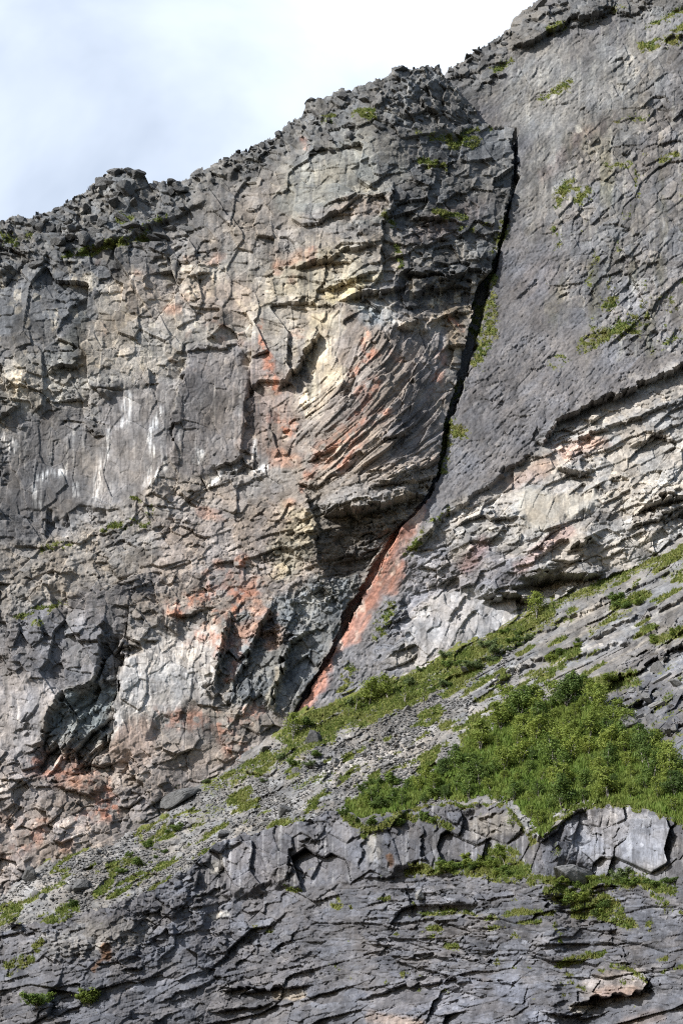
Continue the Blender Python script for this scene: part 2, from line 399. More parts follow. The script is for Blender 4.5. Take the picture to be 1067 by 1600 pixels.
# ================================================================== CLIFF FACE (left buttress)
def build_face():
    s = Sheet(-170, 830, 60, 1480, STEP, 100)
    a, b = s.a, s.b
    base_colour(s, (128, 122, 116))
    crest = interp(CREST_A, a)
    hd, _, _, _ = voro(a[0] / 9, a[0] * 0, 301); hd2, _, _, _ = voro(a[0] / 4, a[0] * 0, 302)
    crest = crest + ((u01(hd) - .5) * 6 + (u01(hd2) - .5) * 2)[None, :] + (fbm(a[0] / 26, a[0] * 0, 309, 3) * 8 * sstep(300, 200, a[0]) + fbm(a[0] / 22, a[0] * 0, 310, 3) * 6 * sstep(450, 500, a[0]))[None, :]
    below = b - crest
    edge = interp(EDGE_A, b)
    hd, _, _, _ = voro(b[:, 0] / 14, b[:, 0] * 0, 303); hd2, _, _, _ = voro(b[:, 0] / 5, b[:, 0] * 0, 304)
    edge = edge + ((u01(hd) - .5) * 5 + (u01(hd2) - .5) * 2.5)[:, None]
    over = np.maximum(0, a - edge); up = np.maximum(0, -below)
    over = np.where(b < 205, 0, over)
    s.ca = np.minimum(a, np.where(b < 205, 9e9, edge)); s.cb = np.maximum(b, crest)
    # what kind of rock where
    rubble = np.clip(s.poly([(-80, 300), (160, 240), (240, 262), (300, 250), (480, 130), (620, 80), (700, 90), (760, 185), (700, 205), (590, 185), (500, 205), (440, 240), (370, 275), (300, 320), (215, 365), (100, 400), (-80, 425)], 14), 0, 1)
    fold = s.poly([(500, 490), (600, 500), (690, 520), (700, 640), (690, 740), (640, 790), (560, 800), (470, 770), (480, 690), (480, 620), (520, 560)], 34)
    smooth = np.clip(s.poly([(285, 552), (380, 545), (395, 600), (375, 720), (300, 745), (262, 720)], 14) + s.poly([(150, 640), (190, 610), (270, 590), (262, 720), (240, 780), (150, 800)], 12)
                     + s.poly([(0, 700), (60, 660), (140, 680), (150, 800), (60, 800), (0, 790)], 16) + s.poly([(480, 490), (535, 490), (530, 600), (500, 650), (475, 650)], 8)
                     + s.poly([(185, 1045), (235, 1000), (330, 980), (350, 1020), (330, 1085), (240, 1140), (180, 1190), (172, 1120)], 10)
                     + s.poly([(0, 1080), (60, 1060), (85, 1090), (55, 1150), (0, 1190)], 12), 0, 1)
    low = sstep(1120, 1200, b) * (1 - smooth)
    diag = s.poly([(230, 800), (420, 740), (520, 800), (600, 830), (560, 940), (440, 1000), (330, 960), (230, 930), (120, 900), (0, 960), (0, 860)], 30) * (1 - smooth) * (1 - fold)
    cols = s.poly([(330, 960), (440, 920), (560, 900), (530, 990), (460, 1110), (380, 1120), (330, 1080)], 14) * (1 - smooth)
    block = np.clip(1 - rubble - fold - smooth - low - diag - cols, 0, 1)
    fold = fold * sstep(775, 720, b)
    s.blocks(rubble, 20, [(34, 24, .7, 1.0, .2), (14, 11, .55, .7, .2), (7, 6, .3, .4, .2)], 1100, tintk=1.1, boxy=False)
    left = block * sstep(560, 380, a); right = block - left
    s.blocks(left, -6, [(80, 105, 1.0, 1.5, .2), (32, 42, .6, 1.0, .25), (18, 14, .26, .5, .3), (8, 7, .1, .18, .2)], 1200)
    s.blocks(right, -9, [(85, 60, 1.1, 1.5, .35), (34, 26, .62, 1.0, .4), (16, 12, .28, .5, .4), (7, 6, .1, .18, .3)], 1250)
    s.blocks(smooth, -84, [(90, 60, .2, .34, .1), (40, 22, .10, .2, .15), (17, 9, .04, .08, .1), (6, 4, .02, .04, 0)], 1300, warp=.25, tintk=.6)
    s.blocks(low, -28, [(62, 42, .9, 1.3, .3), (27, 18, .55, .85, .3), (12, 9, .2, .32, .3), (6, 5, .07, .11, .2)], 1400)
    s.blocks(diag, -24, [(70, 48, .55, .8, .3), (28, 17, .38, .6, .4), (12, 8, .22, .34, .4), (5.5, 4, .1, .16, .2)], 1500)
    s.blocks(cols, -68, [(75, 34, 1.0, 1.5, .2), (30, 16, .4, .7, .25), (12, 8, .18, .3, .2), (5, 4, .08, .12, .2)], 1600)
    def curve(A, B):
        q = A + 0.0022 * np.maximum(0, B - 480) ** 2 + (B - 480) * .15 + fbm(A / 90, B / 90, 1790, 2) * 14
        return (B + A * .25), q
    s.blocks(fold, 0, [(75, 36, .6, 1.2, .25), (40, 14, .42, .7, .35), (18, 8, .2, .34, .3), (7, 5, .08, .13, .2)], 1700, warp=.1, warpfn=lambda A, B: curve(A, B))
    s.bump(610, 610, 70, 130, 1.2)
    under = s.poly([(480, 730), (560, 735), (690, 715), (672, 775), (620, 830), (585, 880), (560, 925), (500, 930), (470, 860)], 16)
    s.blocks(under, -17, [(80, 26, .6, 1.0, .5), (36, 12, .4, .7, .6), (15, 7, .2, .34, .5), (6, 4, .1, .15, .2)], 1750)
    # --- the big steps, roofs and corners
    st = s.step
    st([(455, 424), (490, 414), (524, 407), (542, 396), (591, 387)], 1.6, 60)
    st([(478, 420), (500, 410), (520, 408)], .6, 20)
    st([(490, 456), (527, 450), (550, 443), (590, 431)], 1.6, 26)
    st([(530, 472), (576, 462), (610, 457), (640, 448)], 2.0, 40, under=.6, Du=22)
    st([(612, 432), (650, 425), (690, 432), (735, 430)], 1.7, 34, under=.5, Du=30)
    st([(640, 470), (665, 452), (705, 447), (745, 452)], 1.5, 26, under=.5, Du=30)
    st([(690, 505), (712, 488), (735, 484)], 1.3, 26, under=.5)
    st([(612, 520), (640, 505), (668, 500)], .9, 22)
    st([(436, 612), (457, 582), (472, 556), (481, 545), (500, 512)], 2.6, 40, under=.5)
    st([(284, 552), (325, 545), (385, 540)], .6, 30)
    st([(292, 550), (275, 640), (266, 725)], 1.1, 70)
    st([(368, 725), (384, 660), (392, 590)], .8, 40)
    st([(330, 732), (365, 722), (378, 708)], 1.2, 22)
    st([(430, 690), (455, 675), (468, 660)], .5, 20)
    st([(320, 770), (345, 742), (415, 732)], -.7, 30)
    st([(235, 892), (150, 925), (60, 965), (-20, 1000)], 2.6, 110, w=4)
    hol = s.poly([(62, 1165), (95, 1095), (150, 1072), (172, 1000), (190, 1000), (182, 1130), (160, 1195), (100, 1215), (60, 1205)], 8, True)
    s.relief -= 1.3 * hol
    s.blocks(hol, -50, [(60, 24, 1.0, 2.4, .3), (26, 13, .4, .9, .3), (10, 7, .14, .25, .2)], 1860)
    st([(62, 1160), (88, 1098), (106, 1076)], 1.6, 40, under=.2)
    st([(100, 1080), (145, 1068), (163, 1040), (160, 970)], 2.2, 50, under=.3, Du=26)
    st([(100, 1120), (140, 1095), (166, 1060)], 1.3, 16)
    st([(20, 1150), (50, 1120), (66, 1096)], .5, 30)
    st([(95, 1180), (130, 1130), (150, 1100)], 1.4, 18)
    st([(120, 1200), (160, 1160), (180, 1130)], 1.4, 18)
    st([(194, 1005), (188, 1050), (176, 1120), (166, 1185)], 1.8, 50, under=.5)
    st([(185, 1015), (205, 1012), (222, 1015)], 1.2, 20)
    st([(268, 968), (300, 962), (332, 950)], 1.3, 22, under=.6, Du=12)
    st([(332, 1085), (345, 1028), (356, 965)], 2.4, 34, under=.5, Du=20)
    st([(366, 1080), (396, 1005), (428, 955)], 2.2, 24, under=.5, Du=20)
    st([(424, 1110), (438, 1050), (450, 1005), (490, 985)], 2.4, 24, under=.5, Du=20)
    st([(70, 1218), (115, 1235), (160, 1244)], 1.2, 22, under=.6)
    st([(0, 1212), (30, 1222), (60, 1215)], .8, 20)
    st([(88, 515), (111, 478), (144, 452)], .9, 25)
    st([(70, 585), (100, 570), (135, 572)], 1.2, 30, under=.6)
    st([(-10, 655), (12, 648), (30, 630)], 1.6, 30)
    st([(235, 410), (255, 404), (262, 392)], .9, 20)
    st([(310, 412), (328, 396)], .8, 16)
    st([(600, 445), (597, 390), (597, 355), (613, 325), (610, 280)], 1.4, 45)
    st([(618, 365), (612, 340), (625, 310)], 1.0, 18)
    st([(705, 435), (730, 425), (762, 428)], 1.4, 25)
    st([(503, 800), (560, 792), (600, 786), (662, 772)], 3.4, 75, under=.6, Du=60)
    st([(485, 722), (505, 712), (525, 700)], 1.5, 18, under=.6, Du=14)
    st([(592, 700), (612, 690), (640, 680)], 1.4, 22, under=.6, Du=16)
    st([(545, 722), (570, 705)], .9, 16)
    st([(470, 760), (490, 800), (500, 870), (520, 920)], -1.4, 60)
    st([(600, 690), (640, 600), (655, 540)], -.8, 40)
    st([(560, 545), (548, 610), (500, 680)], .7, 30)
    st([(640, 355), (690, 345), (725, 352)], 1.1, 22)
    st([(655, 260), (690, 262), (705, 275)], .8, 18)
    st([(500, 345), (540, 335), (590, 330)], .6, 24)
    st([(120, 395), (200, 372), (240, 355), (330, 312)], 1.0, 30, w=3)
    st([(0, 560), (16, 610)], 1.0, 40)
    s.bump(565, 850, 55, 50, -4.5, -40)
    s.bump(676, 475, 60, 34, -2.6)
    s.bump(490, 590, 10, 50, -1.2, -8)
    s.bump(195, 300, 34, 34, 2.4)
    s.grit = 1 - .8 * smooth
    # --- colour of the stone; shade painted in below a left ledge and the bulge
    p = s.paint
    p(s.poly([(-80, 280), (240, 240), (480, 120), (690, 70), (830, 190), (830, 420), (740, 470), (640, 440), (610, 300), (560, 215), (450, 240), (330, 330), (240, 360), (100, 430), (120, 560), (-80, 540)], 26), (104, 104, 103))
    p(s.poly([(440, 250), (600, 190), (610, 300), (600, 345), (450, 330)], 24), (122, 122, 114), .8)
    p(s.poly([(160, 440), (330, 400), (440, 380), (600, 370), (610, 440), (500, 520), (400, 545), (280, 560), (150, 600), (60, 640), (0, 620), (0, 560), (110, 560)], 24), (150, 142, 130), .85)
    p(s.blob(240, 465, 60, 40), (162, 146, 132), .5); p(s.blob(350, 470, 50, 40), (160, 140, 126), .45)
    p(s.blob(560, 325, 45, 16, -8), (156, 134, 116), .6); p(s.blob(700, 350, 60, 20, -30), (150, 122, 112), .5)
    p(s.poly([(-60, 400), (240, 370), (330, 330), (330, 395), (250, 410), (170, 450), (150, 480), (105, 540), (100, 590), (-60, 600)], 20), (92, 92, 93), .75)
    p(s.poly([(-60, 560), (40, 590), (20, 660), (-60, 680)], 14), (82, 83, 85), .7)
    p(s.blob(120, 520, 16, 55, 8), (74, 76, 74), .9); p(s.blob(100, 570, 34, 22), (80, 82, 82), .7)  # dark stained cell, then a shadow painted in under the ledge below it
    p(s.blob(60, 600, 60, 40), (166, 160, 148), .6)
    p(s.poly([(440, 410), (540, 400), (600, 440), (540, 470), (500, 500), (420, 470)], 12), (152, 143, 122), .8)
    p(s.poly([(500, 455), (545, 440), (600, 440), (560, 462), (520, 475)], 5), (172, 157, 116), .85)
    p(s.poly([(540, 468), (600, 470), (610, 510), (550, 515)], 10), (132, 140, 144), .9)
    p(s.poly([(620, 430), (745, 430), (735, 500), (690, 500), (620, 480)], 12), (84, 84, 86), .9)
    p(s.poly([(600, 480), (620, 470), (630, 500), (690, 520), (680, 560), (640, 540)], 6), (176, 170, 160), .8)
    p(s.poly([(690, 470), (735, 480), (722, 570), (690, 560)], 10), (126, 112, 92), .8)
    p(s.poly([(482, 500), (535, 490), (532, 600), (505, 655), (478, 655)], 6), (184, 172, 146), .95)
    p(s.stroke([(500, 560), (520, 500)], 9), (200, 190, 166), .8)
    p(fold, (134, 122, 112), .75); p(s.poly([(610, 520), (690, 530), (690, 700), (600, 720), (640, 600)], 16), (112, 108, 108), .8)
    p(s.poly([(285, 552), (390, 545), (395, 600), (375, 720), (300, 745), (262, 720)], 8), (114, 109, 107), .85)
    p(s.poly([(150, 640), (190, 610), (270, 590), (262, 720), (240, 780), (150, 800)], 10), (132, 127, 124), .8)
    p(s.poly([(-40, 680), (60, 640), (140, 650), (150, 810), (60, 850), (-40, 880)], 18), (100, 98, 98), .85)
    p(s.poly([(390, 550), (450, 600), (470, 690), (440, 720), (380, 710)], 16), (138, 120, 110), .8)
    p(s.poly([(-40, 860), (140, 840), (220, 870), (150, 920), (-40, 960)], 16), (138, 130, 120), .8)
    p(s.poly([(230, 800), (480, 770), (500, 900), (380, 960), (230, 930)], 24), (136, 125, 117), .8)
    p(s.poly([(440, 790), (510, 800), (490, 880), (430, 900)], 14), (140, 132, 112), .8)
    p(s.poly([(500, 800), (600, 800), (640, 800), (560, 930), (500, 920)], 14), (86, 82, 78), .9)  # darkened hollow below the bulge: deep shade put into the colour
    p(s.poly([(-40, 990), (150, 920), (240, 900), (200, 960), (190, 1040), (60, 1100), (-40, 1130)], 14), (104, 102, 104), .9)
    p(s.poly([(-40, 1080), (60, 1050), (85, 1090), (55, 1150), (60, 1200), (-40, 1200)], 12), (142, 138, 138), .9)
    p(s.poly([(90, 1100), (170, 1060), (190, 1100), (150, 1210), (60, 1210)], 10), (96, 106, 108), .8)
    p(s.poly([(185, 1045), (235, 1000), (330, 980), (350, 1020), (330, 1085), (240, 1120), (172, 1150)], 7), (166, 161, 156), .95)
    p(s.poly([(165, 1200), (185, 1130), (250, 1120), (230, 1200)], 10), (158, 138, 126), .8)
    p(s.poly([(345, 970), (440, 920), (560, 900), (530, 990), (460, 1110), (360, 1100)], 12), (104, 108, 110), .85)
    p(s.poly([(410, 1100), (430, 1050), (450, 1050), (425, 1110)], 5), (170, 162, 144), .9)
    p(low, (128, 118, 112), .75); p(s.poly([(-40, 1290), (60, 1270), (160, 1290), (100, 1340), (-40, 1400)], 14), (150, 138, 130), .8)
    p(s.poly([(-60, 400), (105, 400), (330, 300), (450, 225), (600, 190), (810, 190), (800, 330), (760, 440), (640, 430), (620, 300), (580, 225), (470, 262), (420, 300), (335, 345), (240, 378), (120, 430), (-60, 470)], 16), (88, 88, 88), .5)
    g = s.col.mean(-1, keepdims=True); s.col = s.col * .80 + g * np.array([1.0, 1.0, 1.01], F32) * .20
    # rust
    O = (162, 114, 94)
    for pts, w, k in [([(412, 545), (425, 600), (440, 640)], 5, .8), ([(432, 655), (462, 668)], 7, .85), ([(405, 500), (412, 560)], 4, .6), ([(540, 590), (570, 570), (585, 555)], 5, .5), ([(500, 700), (540, 690), (600, 650)], 9, .55), ([(490, 720), (480, 760)], 6, .6), ([(530, 730), (560, 690)], 8, .55), ([(570, 520), (580, 560)], 5, .45),
                       ([(270, 950), (330, 930), (380, 920)], 10, .55), ([(360, 960), (400, 915)], 8, .7), ([(365, 900), (380, 880)], 8, .6), ([(280, 965), (275, 940)], 7, .6), ([(310, 1000), (350, 1000)], 10, .45), ([(340, 960), (345, 1030)], 5, .5), ([(380, 1000), (360, 1060)], 5, .5),
                       ([(60, 1190), (150, 1220), (165, 1270)], 12, .55), ([(130, 1280), (175, 1265)], 8, .6), ([(20, 1330), (60, 1300)], 10, .4), ([(260, 1120), (340, 1130), (370, 1170)], 12, .45), ([(370, 1130), (400, 1110)], 9, .4), ([(705, 500), (725, 520)], 3, .7), ([(690, 560), (680, 620)], 7, .45), ([(475, 410), (490, 400)], 4, .8), ([(70, 330), (60, 345)], 1, .1),
                       ([(470, 215), (478, 230)], 4, .4), ([(560, 620), (590, 600)], 6, .45), ([(520, 680), (560, 650), (585, 610)], 6, .5)]:
        p(s.stroke(pts, w * 1.3, w) * sstep(-.35, .3, fbm(a / 9, b / 9, 428, 3)) * (.45 + .55 * sstep(.3, .5, s.cell)), O, min(1, k * 1.25))
    p(sstep(.25, .6, fbm(a / 55, b / 40, 411, 4)) * s.poly([(150, 420), (440, 380), (560, 500), (700, 600), (640, 780), (440, 900), (400, 1150), (200, 1300), (0, 1380), (0, 1230), (180, 1160), (260, 950), (230, 800), (380, 740), (400, 560), (200, 560)], 30), (160, 122, 102), .6)
    # lime and water streaks
    for pts, w, k in [([(202, 620), (196, 660)], 5, .55), ([(168, 670), (158, 730), (155, 780)], 4, .6), ([(250, 645), (240, 690), (238, 720)], 4, .75), ([(258, 720), (250, 755)], 6, .8), ([(66, 742), (100, 735)], 4, .85), ([(120, 760), (122, 775)], 4, .7), ([(401, 692), (398, 712)], 3, .5), ([(312, 708), (312, 714)], 5, .9), ([(320, 765), (345, 745)], 4, .85), ([(370, 738), (412, 733)], 4, .8), ([(245, 660), (232, 760)], 3, .5), ([(8, 690), (20, 700)], 6, .5), ([(60, 760), (65, 790)], 4, .4)]:
        p(s.stroke(pts, w * 1.3, w) * sstep(-.25, .35, fbm(a / 2.6, b / 22, 427, 3)), (226, 224, 220), k)
    streak = sstep(.2, .6, fbm(a / 4, b / 60, 421, 3)) * np.clip(smooth + .3 * block, 0, 1)
    p(streak, (80, 77, 77), .5)
    p(sstep(.25, .6, fbm(a / 5 + 9, b / 70, 425, 3)) * smooth, (190, 186, 180), .25)
    p(sstep(.08, .45, fbm(a / 6, b / 55, 433, 4)) * block, (76, 77, 78), .5)
    p(sstep(.2, .55, fbm(a / 14, b / 22, 434, 4)) * block * sstep(380, 440, b) * sstep(760, 600, b), (172, 162, 145), .45)
    bake_tint(s)
    # moss and grass on ledges
    for pts, w, k in [([(105, 398), (150, 388), (215, 372), (235, 362)], 5, .8), ([(190, 345), (205, 350)], 8, .8), ([(230, 350), (262, 338)], 4, .6), ([(0, 372), (20, 380), (40, 370)], 7, .6), ([(560, 184), (585, 184)], 7, .9), ([(508, 190), (520, 188)], 6, .7), ([(650, 205), (690, 215), (770, 195)], 5, .55), ([(708, 222), (742, 224)], 9, .9), ([(655, 252), (690, 262)], 5, .95), ([(680, 338), (725, 340)], 5, .95), ([(600, 340), (612, 352)], 6, .7), ([(20, 965), (80, 950), (95, 940)], 6, .6), ([(60, 860), (110, 855)], 5, .6), ([(160, 828), (225, 815)], 6, .65), ([(620, 390), (625, 420)], 5, .6), ([(55, 978), (65, 980)], 5, .9), ([(720, 360), (760, 352)], 4, .5), ([(240, 790), (230, 800)], 5, .6), ([(210, 780), (222, 785)], 3, .6), ([(780, 350), (770, 395)], 6, .6)]:
        s.moss = np.maximum(s.moss, s.stroke(pts, w * 1.25, w * 1.2) * k)
    s.moss *= .5 + .75 * sstep(-.3, .3, fbm(a / 9, b / 6, 490, 3))
    y = base_a(s.ca, s.cb)
    push = np.zeros(a.shape + (3,), F32)
    push[..., 1] = over * .35 + up * .55; push[..., 0] = -over * .10; push[..., 2] = -up * .12
    s.relief *= np.clip(1 - np.maximum(over, up) / 12, .15, 1)
    foot = interp(FOOT, a)
    keep = (up < 40) & (over < 22) & (b < foot + 45) & ~((b < 205) & (a > 803))
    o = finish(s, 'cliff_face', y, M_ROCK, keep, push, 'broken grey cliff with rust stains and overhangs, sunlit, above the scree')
    return s
SA = build_face()

# ================================================================== ROCK SLAB (right of the gully)
def build_slab():
    s = Sheet(420, 1250, -120, 1190, STEP, 200)
    a, b = s.a, s.b
    base_colour(s, (99, 98, 100))
    crest = interp(CREST_B, a)
    hd, _, _, _ = voro(a[0] / 10, a[0] * 0, 305); hd2, _, _, _ = voro(a[0] / 4, a[0] * 0, 306)
    crest = crest + ((u01(hd) - .5) * 6 + (u01(hd2) - .5) * 4)[None, :]
    up = np.maximum(0, crest - b)
    s.ca, s.cb = a, np.maximum(b, crest)
    edge = interp(EDGE_A, np.maximum(b, 200))
    x = a - edge
    layer = s.poly([(640, 860), (700, 800), (770, 755), (800, 725), (845, 705), (870, 660), (950, 628), (1000, 605), (1040, 580), (1130, 560), (1130, 820), (1000, 885), (880, 935), (830, 965), (720, 1020), (660, 1045), (590, 1040), (600, 960), (650, 900)], 14)
    pale = np.clip(s.poly([(820, 770), (930, 760), (940, 790), (850, 830), (815, 820)], 8) + s.poly([(700, 930), (800, 930), (830, 960), (720, 1015), (660, 1040), (640, 990)], 10), 0, 1)
    crestz = s.poly([(680, 130), (800, 0), (1130, -60), (1130, 10), (900, 40), (810, 90), (750, 170)], 16)
    rough = np.clip(s.poly([(990, 60), (1130, 40), (1130, 560), (1000, 560), (900, 560), (880, 420), (840, 300), (900, 200)], 40), 0, 1)
    slab = np.clip(1 - layer - pale - crestz - rough, 0, 1)
    s.blocks(crestz, -15, [(50, 30, .6, .9, .3), (20, 13, .45, .6, .4), (8, 6, .2, .3, .3)], 2100)
    s.blocks(rough, -46, [(70, 44, .3, .45, .2), (28, 14, .22, .36, .3), (12, 8, .16, .26, .3), (6, 4.5, .08, .13, .2)], 2200)
    s.blocks(slab, -48, [(120, 60, .14, .24, .1), (46, 13, .08, .13, .2), (19, 7, .08, .14, .2), (7, 4, .075, .12, .2)], 2300, tintk=.55)
    s.blocks(layer * (1 - pale), -26, [(80, 42, .8, 1.2, .45), (36, 17, .5, .8, .5), (16, 9, .26, .42, .4), (7, 5, .1, .16, .3)], 2400, warp=.2)
    s.blocks(pale, -70, [(60, 40, .25, .35, .3), (24, 14, .12, .2, .3), (9, 6, .05, .09, .2)], 2500, tintk=.5)
    st = s.step
    st([(835, 700), (870, 662), (910, 642), (950, 626), (1000, 605), (1040, 582), (1130, 562)], 2.4, 90, under=.5, Du=40)
    st([(640, 862), (700, 805), (760, 762), (800, 728), (845, 706)], 1.2, 60, w=3)
    st([(880, 690), (930, 676), (1000, 655), (1060, 625)], 1.2, 22)
    st([(975, 700), (1010, 690), (1067, 655)], 1.1, 22)
    st([(875, 735), (900, 742), (925, 738)], 2.0, 20, under=.7)
    st([(985, 805), (1010, 790), (1040, 778), (1090, 782)], 2.8, 24, under=.7)
    st([(975, 830), (1010, 815), (1090, 790)], 1.8, 18)
    st([(750, 938), (790, 932), (832, 938)], 2.6, 26, under=.7, Du=22)
    st([(820, 905), (860, 896), (895, 905), (940, 900)], 3.4, 26, under=.8, Du=24)
    st([(800, 895), (830, 880), (870, 850), (900, 845)], 1.2, 22)
    st([(885, 868), (900, 860), (920, 845), (935, 850)], 2.0, 18, under=.6)
    st([(930, 880), (960, 870), (985, 862)], .9, 16)
    st([(860, 945), (900, 918), (950, 905), (1010, 880)], 1.6, 18, under=.5)
    st([(650, 1048), (675, 1036), (705, 1030)], 1.6, 18, under=.6)
    st([(700, 975), (720, 950), (735, 920)], .7, 16)
    st([(715, 990), (728, 965), (745, 955)], .7, 14)
    st([(600, 985), (625, 968), (640, 950)], 1.0, 25)
    s.relief += slab * (fbm(rot(a, b, -48)[0] / 9, rot(a, b, -48)[1] / 2.6, 2390, 3) * .10 + fbm(a / 3, b / 3, 2391, 2) * .05)
    st([(820, 590), (850, 565), (875, 548)], .35, 20); st([(760, 640), (790, 605)], .3, 16); st([(800, 470), (830, 440), (845, 432)], .35, 18); st([(840, 250), (850, 320), (845, 360)], .35, 24); st([(905, 130), (915, 210), (900, 260)], .4, 26)
    st([(795, 75), (833, 66), (853, 50), (890, 34), (950, 25)], 1.6, 40, under=.5)
    st([(745, 145), (765, 125), (790, 112)], .9, 25)
    st([(1030, 75), (1060, 55), (1100, 40)], 1.0, 25)
    s.bump(850, 908, 45, 16, -2.4, -10)
    gw = interp([(180, 2), (205, 6), (280, 6), (400, 6), (430, 12), (470, 19), (540, 19), (600, 12), (640, 8), (760, 5), (800, 9), (850, 12), (960, 12), (1000, 7), (1110, 5), (1140, 1)], b)
    gw = gw * (1 + .35 * fbm(b / 28, b * 0, 2392, 3))
    xe = s.a + s.wa * .3 + (s.ja - s.a) * .35 - interp(EDGE_A, np.maximum(s.b, 200))
    s.relief -= 4.5 * (1 - sstep(gw - 2, gw + 2.5, xe)) * (gw > 1.5) * sstep(196, 212, b)
    s.grit = 1 - .7 * pale - .3 * slab - .1 * rough
    RUST = [(655, 785), (663, 790), (650, 830), (634, 868), (616, 910), (584, 955), (554, 1000), (526, 1036), (494, 1082), (468, 1112), (455, 1120), (480, 1060), (525, 970), (560, 900), (590, 850)]
    rust = s.poly(RUST, 8); xr = a - edge
    s.relief = s.relief * (1 - .6 * rust * sstep(14, 22, xr)); s.grit *= 1 - .6 * rust
    # colour
    p = s.paint
    p(s.poly([(760, 160), (860, 60), (1000, 80), (960, 260), (850, 330), (800, 330), (806, 220)], 40), (121, 120, 117), .8)
    p(crestz, (98, 97, 95), .9)
    p(rough, (105, 103, 102), .7)
    p(s.blob(1010, 330, 130, 60, -40), (114, 112, 111), .5); p(s.blob(1040, 470, 60, 70), (126, 123, 122), .6)
    p(s.stroke([(850, 270), (900, 225), (960, 180)], 9, 8), (140, 116, 106), .22)
    p(s.blob(840, 440, 40, 30, -40), (110, 103, 101), .3); p(s.blob(1000, 110, 40, 100, 20), (126, 124, 120), .5)
    p(s.stroke([(990, 150), (950, 260), (960, 400)], 20, 18), (88, 88, 86), .55)
    p(layer, (150, 146, 141), .9)
    p(s.poly([(630, 880), (740, 840), (820, 860), (820, 930), (700, 930), (640, 990), (590, 1040), (560, 1060), (600, 960)], 20), (124, 122, 126), .8)
    p(s.poly([(820, 770), (930, 760), (940, 790), (850, 835), (815, 830)], 8), (170, 164, 153), .9)
    p(s.poly([(940, 700), (1130, 650), (1130, 800), (960, 820)], 20), (164, 159, 152), .7)
    p(s.poly([(700, 930), (800, 930), (830, 960), (720, 1015), (660, 1040), (640, 990)], 10), (152, 150, 150), .9)
    p(s.poly([(860, 690), (920, 668), (960, 690), (880, 720)], 10), (164, 134, 120), .6)
    p(s.stroke([(810, 890), (850, 855), (890, 830)], 9, 6), (164, 138, 130), .6); p(s.blob(830, 740, 40, 14, -30), (150, 128, 116), .6)
    p(s.stroke([(725, 880), (755, 850)], 12, 8), (126, 100, 98), .6)
    p(s.poly([(420, 1200), (470, 1110), (540, 1000), (620, 930), (640, 960), (600, 1070), (500, 1150)], 14), (112, 111, 113), .9)
    p(rust * (.6 + .4 * sstep(-.35, .25, fbm(rot(a, b, -58)[0] / 60, rot(a, b, -58)[1] / 5, 439, 4))) * (.65 + .35 * sstep(34, 8, xr)), (186, 131, 110), .95)
    p(sstep(.0, .5, fbm(a / 9, b / 16, 430, 3)) * s.stroke([(645, 800), (570, 940), (530, 1000)], 18, 6), (174, 158, 148), .8)
    p(s.stroke([(906, 200), (910, 208)], 5, 2), (190, 188, 180), .9)
    sd1, sd2 = rot(a, b, -46)
    p(sstep(.1, .6, fbm(sd1 / 40, sd2 / 5, 431, 3)) * slab, (92, 90, 92), .35)
    p(sstep(.2, .6, fbm(a / 5, b / 60, 432, 3)) * np.clip(pale + .25 * layer + .2 * crestz, 0, 1), (96, 94, 94), .35)
    p(sstep(.05, .5, fbm(a / 6, b / 75, 435, 4)) * np.clip(slab * sstep(420, 250, b) + rough, 0, 1), (84, 84, 84), .42)
    p(sstep(.2, .55, fbm(a / 5 + 30, b / 60, 436, 3)) * np.clip(slab * sstep(420, 250, b) + rough, 0, 1), (150, 148, 142), .4)
    p(sstep(.1, .5, fbm(a / 22, b / 70, 437, 4)) * rough * sstep(150, 260, b), (92, 90, 74), .5)
    bake_tint(s)
    s.moss = np.maximum(s.moss, sstep(.28, .6, fbm(a / 14, b / 34, 438, 4)) * rough * sstep(180, 300, b) * .55)
    for pts, w, k in [([(766, 400), (762, 450), (765, 520), (745, 560)], 8, .72), ([(750, 470), (740, 570)], 9, .6), ([(720, 590), (700, 650)], 8, .5), ([(714, 672), (720, 675)], 9, .85), ([(702, 660), (692, 700), (688, 725)], 9, .8), ([(700, 720), (690, 740)], 6, .6), ([(790, 330), (778, 380)], 6, .8), ([(665, 840), (640, 870)], 7, .7), ([(660, 830), (700, 800)], 5, .5), ([(610, 950), (590, 990)], 8, .6), ([(550, 1050), (535, 1075)], 8, .6), ([(870, 310), (890, 285)], 9, .75), ([(905, 318), (920, 300), (905, 290)], 7, .65), ([(850, 150), (880, 138), (890, 130)], 7, .6), ([(1005, 75), (1040, 65), (1067, 45)], 8, .8), ([(1010, 40), (1060, 20)], 6, .6), ([(860, 45), (880, 40)], 5, .8), ([(955, 15), (970, 10)], 5, .8),
                      ([(910, 540), (950, 525), (990, 510)], 10, .75), ([(975, 508), (992, 512)], 9, .95), ([(880, 560), (860, 570)], 7, .6), ([(940, 480), (960, 470)], 7, .6), ([(950, 260), (980, 255)], 6, .6), ([(920, 440), (930, 400)], 6, .45), ([(1020, 550), (1067, 520)], 6, .5), ([(770, 110), (800, 95)], 5, .6), ([(960, 185), (1010, 180)], 5, .5), ([(1030, 250), (1060, 240)], 5, .6)]:
        s.moss = np.maximum(s.moss, s.stroke(pts, w * 1.3, w * 1.3) * k)
    s.moss *= .5 + .75 * sstep(-.3, .3, fbm(a / 9, b / 6, 491, 3))
    y = base_b(s.ca, s.cb)
    push = np.zeros(a.shape + (3,), F32); push[..., 1] = up * .55; push[..., 2] = -up * .12
    s.relief *= np.clip(1 - up / 12, .15, 1)
    keep = (up < 34) & (b < interp(FOOT, a) + 40) & ((x > -45) | ((b < 205) & (a > 640)))
    finish(s, 'rock_slab', y, M_ROCK, keep, push, 'smooth dark grey slab with a pale overhung band, beside the gully')
    return s
